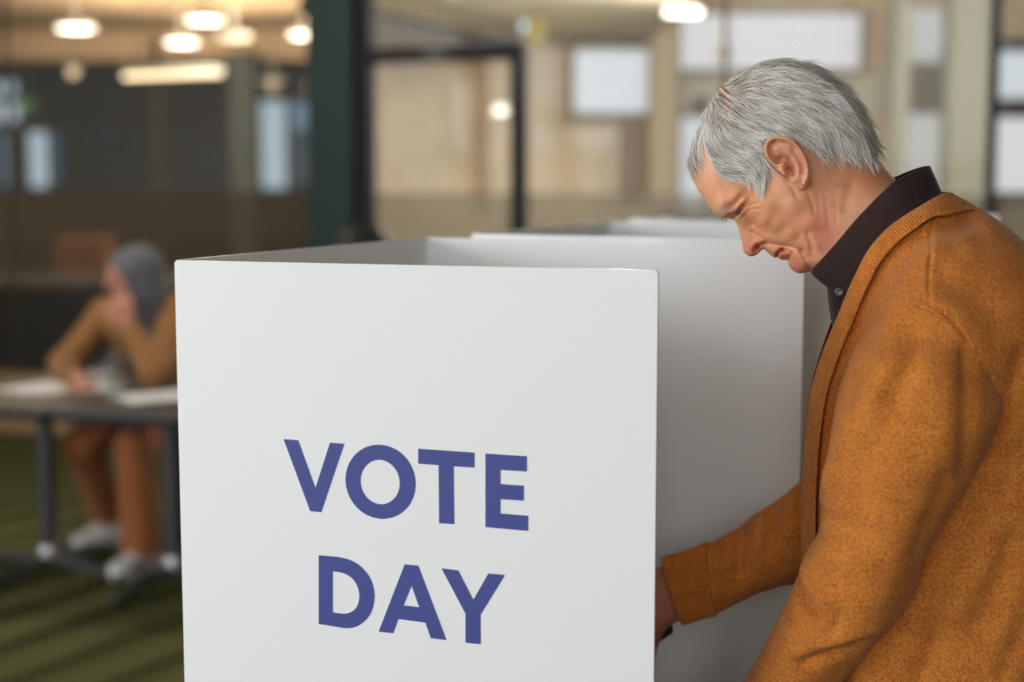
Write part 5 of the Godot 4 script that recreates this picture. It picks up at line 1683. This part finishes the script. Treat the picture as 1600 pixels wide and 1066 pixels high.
func people() -> void:
	# ---- the woman
	var hd := at_depth(207, 432, 6.36)                     # middle of the head
	var face := Vector3(-0.86, -0.10, 0.50).normalized()
	var up := Vector3(-0.10, 0.98, 0.06)
	up = (up - face * up.dot(face)).normalized()
	var sr := at_depth(166, 492, 6.52)                     # shoulders
	var sl := at_depth(278, 488, 6.40)
	var hipc := at_depth(262, 640, 6.66)
	var seat_y := 0.47
	var pel := Vector3(hipc.x, seat_y + 0.12, hipc.z)
	var base := Vector3(pel.x, 0, pel.z)
	var w := thing("person", "seated woman in grey headscarf and brown jacket resting her chin on her fist", "person", base)
	var L := func(p: Vector3) -> Vector3: return p - base
	var skin := skin_material()
	var er := at_depth(100, 570, 6.22)                     # right elbow (on the left of the picture)
	var hr := at_depth(118, 588, 6.00)
	var el := at_depth(243, 596, 6.05)                     # left elbow on the table
	var hl := at_depth(200, 508, 6.18)
	er.y = maxf(er.y, 0.80)
	hr.y = 0.785
	el.y = 0.79
	var g := Geo.new()
	g.tint = rgb8(222, 160, 134).srgb_to_linear()
	var hb := Blob.new(L.call(hd) - Vector3(0.16, 0.24, 0.16), L.call(hd) + Vector3(0.16, 0.16, 0.16), 0.006, 0.02)
	head_shape(hb, L.call(hd), face, up, false)
	hb.put(L.call(hd) - up * 0.05 - face * 0.02, L.call(hd) - up * 0.20 - face * 0.05, 0.05, 0.055)
	hb.net(g)
	var trunk := Blob.new(L.call(pel) - Vector3(0.6, 0.2, 0.4), L.call(hd) + Vector3(0.4, 0.0, 0.5), 0.03, 0.05)
	trunk.put(L.call(pel), L.call((sr + sl) / 2), 0.10, 0.09)
	trunk.put(L.call(sl), L.call(el), 0.035, 0.03)
	trunk.put(L.call(el), L.call(hl), 0.03, 0.026)
	trunk.put(L.call(sr), L.call(er), 0.035, 0.03)
	trunk.put(L.call(er), L.call(hr), 0.03, 0.026)
	trunk.net(g)
	# fist under the chin
	var fist := Blob.new(L.call(hl) - Vector3(0.14, 0.10, 0.14), L.call(hl) + Vector3(0.14, 0.18, 0.14), 0.005, 0.012)
	hand(fist, L.call(hl), Vector3(-0.22, 0.95, 0.12), Vector3(0.15, 0.1, 0.98), -1.0, 1.05, 1.0, 0.02)
	fist.put(L.call(hl) - Vector3(-0.02, 0.05, 0), L.call(hl), 0.026, 0.025)
	fist.net(g)
	var pen_hand := Blob.new(L.call(hr) - Vector3(0.2, 0.10, 0.2), L.call(hr) + Vector3(0.2, 0.12, 0.2), 0.005, 0.012)
	hand(pen_hand, L.call(hr), Vector3(0.25, -0.18, 0.92), Vector3(-0.2, 0.9, 0.2), -1.0, 0.7, 1.0, 0.03)
	pen_hand.put(L.call(hr) + (L.call(er) - L.call(hr)).normalized() * 0.06, L.call(hr), 0.026, 0.025)
	pen_hand.net(g)
	part(w, "body", g.smooth().mesh(true), skin, "face turned aside, fist and writing hand")
	# features of the face
	var side := face.cross(up).normalized()
	var fm := Geo.new()
	for s in [-1.0, 1.0]:
		fm.bar(L.call(hd) + up * 0.027 + face * 0.093 + side * 0.018 * s, L.call(hd) + up * 0.028 + face * 0.082 + side * 0.046 * s, 0.004, 8)
	part(w, "eyebrows", fm.mesh(), mat(rgb8(60, 40, 32), 0.9)).set_meta("kind", "stuff")
	for s in [-1.0, 1.0]:
		var eyeb := Geo.new().lathe(Transform3D(Basis(side, face, side.cross(face)), L.call(hd) + up * 0.006 + face * 0.083 + side * 0.031 * s), PackedVector2Array([Vector2(0.009, -0.002), Vector2(0.0085, 0.003), Vector2(0.005, 0.006), Vector2(0, 0.007)]), 14)
		part(w, "eye", eyeb.mesh(), mat(rgb8(46, 32, 28), 0.2), "dark eye")
	part(w, "lips", Geo.new().bar(L.call(hd) - up * 0.052 + face * 0.094 - side * 0.016, L.call(hd) - up * 0.052 + face * 0.094 + side * 0.016, 0.007, 10).mesh(), mat(rgb8(186, 96, 92), 0.5))
	# headscarf: hood round the face, folds falling over the shoulder and the chest
	var scarf := tinted(rgb8(112, 114, 122), 0.95, 0.2)
	var sc := Blob.new(L.call(hd) - Vector3(0.26, 0.50, 0.26), L.call(hd) + Vector3(0.26, 0.18, 0.26), 0.009, 0.03)
	var hc: Vector3 = L.call(hd)
	sc.put(hc + up * 0.036 - face * 0.030, hc + up * 0.026 + face * 0.010, 0.094, 0.090)
	sc.put(hc - face * 0.045, hc - up * 0.16 - face * 0.055, 0.088, 0.090)
	sc.put(hc - up * 0.11 + face * 0.02, hc - up * 0.17 + face * 0.0, 0.066, 0.085)
	sc.put(hc - up * 0.10 - face * 0.085, hc - up * 0.27 - face * 0.06, 0.062, 0.07)
	sc.put(hc - up * 0.16 + side * 0.02 - face * 0.02, hc - up * 0.30 + Vector3(0.05, 0, 0.10), 0.06, 0.045)
	sc.put(hc - up * 0.17 + face * 0.03, hc - up * 0.34 + Vector3(0.015, 0, 0.13), 0.05, 0.028)
	sc.put(hc - up * 0.34 + Vector3(0.015, 0, 0.13), hc - up * 0.43 + Vector3(0.06, 0, 0.16), 0.028, 0.02)
	sc.put(hc + face * 0.10 - up * 0.012, hc + face * 0.18 - up * 0.02, 0.070, 0.075, Vector3(1, 1, 1), true, 0.012)
	sc.ball(hc + face * 0.075 - up * 0.012, 0.062, Vector3(1, 1.18, 1), true, 0.012)
	part(w, "headscarf", sc.net(Geo.new()).smooth().mesh(), scarf, "blue-grey headscarf")
	# jacket
	var jm := tinted(rgb8(160, 112, 68), 0.95, 0.2)
	var j := Blob.new(L.call(pel) - Vector3(0.75, 0.10, 0.35), L.call(pel) + Vector3(0.40, 0.62, 0.75), 0.014, 0.04)
	var top: Vector3 = L.call((sr + sl) / 2)
	j.put(top - Vector3(0, 0.06, 0.0), L.call(pel) + Vector3(0, 0.06, 0), 0.13, 0.15, Vector3(1.1, 1, 1))
	j.put(L.call(sr), L.call(sl), 0.062, 0.068)
	j.put(L.call(sr), L.call(er), 0.068, 0.056)
	j.put(L.call(er), L.call(hr) + (L.call(er) - L.call(hr)).normalized() * 0.035, 0.055, 0.040)
	j.put(L.call(sl), L.call(el), 0.072, 0.062)
	j.put(L.call(el), L.call(hl) + (L.call(el) - L.call(hl)).normalized() * 0.03, 0.060, 0.040)
	part(w, "jacket", j.net(Geo.new()).smooth().mesh(), jm, "brown open jacket")
	# trousers
	var tm := tinted(rgb8(168, 102, 60), 0.9, 0.25)
	var k1 := at_depth(128, 700, 6.12)                     # knees
	var k2 := at_depth(208, 700, 6.02)
	var f1 := at_depth(166, 840, 6.42)                     # ankles
	var f2 := at_depth(220, 865, 5.98)
	k1.y = 0.50; k2.y = 0.51
	f1.y = 0.14; f2.y = 0.12
	var tr := Blob.new(L.call(pel) - Vector3(0.65, 0.60, 0.3), L.call(pel) + Vector3(0.35, 0.2, 0.9), 0.014, 0.03)
	tr.put(L.call(pel) - Vector3(0.06, 0, 0), L.call(pel) + Vector3(0.06, 0, 0), 0.14, 0.14)
	tr.put(L.call(pel) + Vector3(-0.07, -0.01, 0), L.call(k1), 0.095, 0.074)
	tr.put(L.call(pel) + Vector3(0.07, -0.01, 0.04), L.call(k2), 0.095, 0.076)
	tr.put(L.call(k1), L.call(f1), 0.072, 0.064, Vector3.ONE, false, 0.015)
	tr.put(L.call(k2), L.call(f2), 0.074, 0.076, Vector3.ONE, false, 0.015)
	part(w, "trousers", tr.net(Geo.new()).smooth().mesh(), tm, "wide brown trousers")
	for q in [[f2, Vector3(-0.42, 0, 0.9)], [f1, Vector3(-0.5, 0, 0.8)]]:
		var a: Vector3 = L.call(q[0])
		var d: Vector3 = q[1].normalized()
		a.y = 0.0
		var sb := Blob.new(a - Vector3(0.22, 0.004, 0.22), a + Vector3(0.22, 0.16, 0.26), 0.008, 0.025)
		sb.put(a + Vector3(0, 0.05, 0) - d * 0.04, a + Vector3(0, 0.042, 0) + d * 0.14, 0.048, 0.042)
		sb.put(a + Vector3(0, 0.095, 0) - d * 0.02, a + Vector3(0, 0.055, 0) + d * 0.07, 0.046, 0.042)
		var shoe := part(w, "shoe", sb.net(Geo.new()).smooth().mesh(), mat(rgb8(232, 230, 226), 0.6), "white trainer")
		var rings := []
		for s in 7:
			var u := s / 6.0
			var hw: float = [0.026, 0.038, 0.040, 0.042, 0.044, 0.038, 0.018][s]
			rings.append([a + d * lerpf(-0.085, 0.155, u) + Vector3(0, 0.010, 0), d.cross(Vector3.UP) * -hw, Vector3.UP * 0.011])
		part(shoe, "sole", Geo.new().tube(rings, 14).smooth().mesh(), mat(rgb8(214, 212, 206), 0.7))
	chair(Vector3(pel.x + 0.03, 0, pel.z - 0.03), -0.5, "dark chair under the seated woman")
	var pen := thing("pen", "dark pen in the woman's writing hand", "pen", hr + Vector3(0.02, -0.01, 0.09))
	part(pen, "barrel", Geo.new().bar(Vector3(0.0, -0.026, 0.03), Vector3(-0.05, 0.09, -0.06), 0.0045, 10).mesh(), mat(rgb8(40, 40, 46), 0.4))
	part(pen, "tip", Geo.new().bar(Vector3(0.0, -0.026, 0.03), Vector3(0.004, -0.034, 0.036), 0.0044, 10, 0.001).mesh(), M.chrome)
	# ---- the person beside her, only the crown of the head shows over the booth
	var h2 := at_depth(566, 400, 6.0)
	var f2d := Vector3(-0.92, -0.18, 0.30).normalized()
	var u2 := (Vector3.UP - f2d * f2d.y).normalized()
	var p2 := Vector3(h2.x + 0.06, 0, h2.z - 0.05)
	var o := thing("person", "dark-haired seated person whose crown shows above the booth's edge", "person", p2)
	var c2 := h2 - p2
	var g2 := Geo.new()
	g2.tint = rgb8(206, 146, 116).srgb_to_linear()
	var b2 := Blob.new(c2 - Vector3(0.2, 0.26, 0.2), c2 + Vector3(0.2, 0.16, 0.2), 0.007, 0.02)
	head_shape(b2, c2, f2d, u2)
	b2.put(c2 - u2 * 0.05 - f2d * 0.02, c2 - u2 * 0.22 - f2d * 0.04, 0.052, 0.058)
	b2.net(g2)
	for s in [-1.0, 1.0]:
		var hp := Vector3(-0.30, 0.80, 0.16 * s + 0.06)
		var hb2 := Blob.new(hp - Vector3(0.22, 0.12, 0.12), hp + Vector3(0.14, 0.14, 0.12), 0.006, 0.012)
		hb2.put(hp + Vector3(0.08, 0.02, 0), hp, 0.028, 0.026)
		hand(hb2, hp, Vector3(-0.95, -0.12, 0.0), Vector3(0, 1, 0), s, 0.4)
		hb2.net(g2)
	part(o, "body", g2.smooth().mesh(true), skin)
	var hr2 := Blob.new(c2 - Vector3(0.2, 0.16, 0.2), c2 + Vector3(0.2, 0.2, 0.2), 0.007, 0.02)
	hr2.put(c2 + u2 * 0.042 - f2d * 0.030, c2 + u2 * 0.046 + f2d * 0.012, 0.082, 0.074)
	hr2.put(c2 + u2 * 0.02 - f2d * 0.05, c2 - u2 * 0.06 - f2d * 0.055, 0.068, 0.055)
	part(o, "hair", hr2.net(Geo.new()).smooth().mesh(), mat(rgb8(26, 22, 20), 0.55), "short black hair")
	var j2 := Blob.new(Vector3(-0.5, 0.4, -0.45), Vector3(0.35, 1.15, 0.5), 0.016, 0.05)
	j2.put(Vector3(0.02, 0.98, 0), Vector3(0.06, 0.55, 0), 0.12, 0.15)
	j2.put(Vector3(0, 1.0, -0.17), Vector3(0, 1.0, 0.17), 0.07, 0.07)
	for s in [-1.0, 1.0]:
		j2.put(Vector3(0, 1.0, 0.18 * s), Vector3(-0.05, 0.78, 0.24 * s), 0.065, 0.055)
		j2.put(Vector3(-0.05, 0.78, 0.24 * s), Vector3(-0.26, 0.80, 0.16 * s + 0.06), 0.052, 0.042)
	part(o, "shirt", j2.net(Geo.new()).smooth().mesh(), tinted(rgb8(60, 64, 78)))
	var t2 := Blob.new(Vector3(-0.6, 0.03, -0.3), Vector3(0.3, 0.72, 0.3), 0.016, 0.04)
	t2.put(Vector3(0.06, 0.57, -0.06), Vector3(0.06, 0.57, 0.06), 0.14, 0.14)
	for s in [-1.0, 1.0]:
		t2.put(Vector3(0.03, 0.56, 0.09 * s), Vector3(-0.38, 0.52, 0.11 * s), 0.09, 0.07)
		t2.put(Vector3(-0.38, 0.52, 0.11 * s), Vector3(-0.36, 0.10, 0.11 * s), 0.068, 0.055)
		var sb2 := Blob.new(Vector3(-0.56, -0.004, 0.11 * s - 0.07), Vector3(-0.26, 0.14, 0.11 * s + 0.07), 0.009, 0.025)
		sb2.put(Vector3(-0.33, 0.045, 0.11 * s), Vector3(-0.49, 0.038, 0.11 * s), 0.04, 0.034)
		sb2.put(Vector3(-0.35, 0.09, 0.11 * s), Vector3(-0.40, 0.05, 0.11 * s), 0.038, 0.036)
		part(o, "shoe", sb2.net(Geo.new()).smooth().mesh(), mat(rgb8(40, 36, 34), 0.6))
	part(o, "trousers", t2.net(Geo.new()).smooth().mesh(), tinted(rgb8(46, 46, 52)))
	chair(Vector3(p2.x + 0.10, 0, p2.z), -PI / 2, "dark chair behind the booth under the black-haired person")
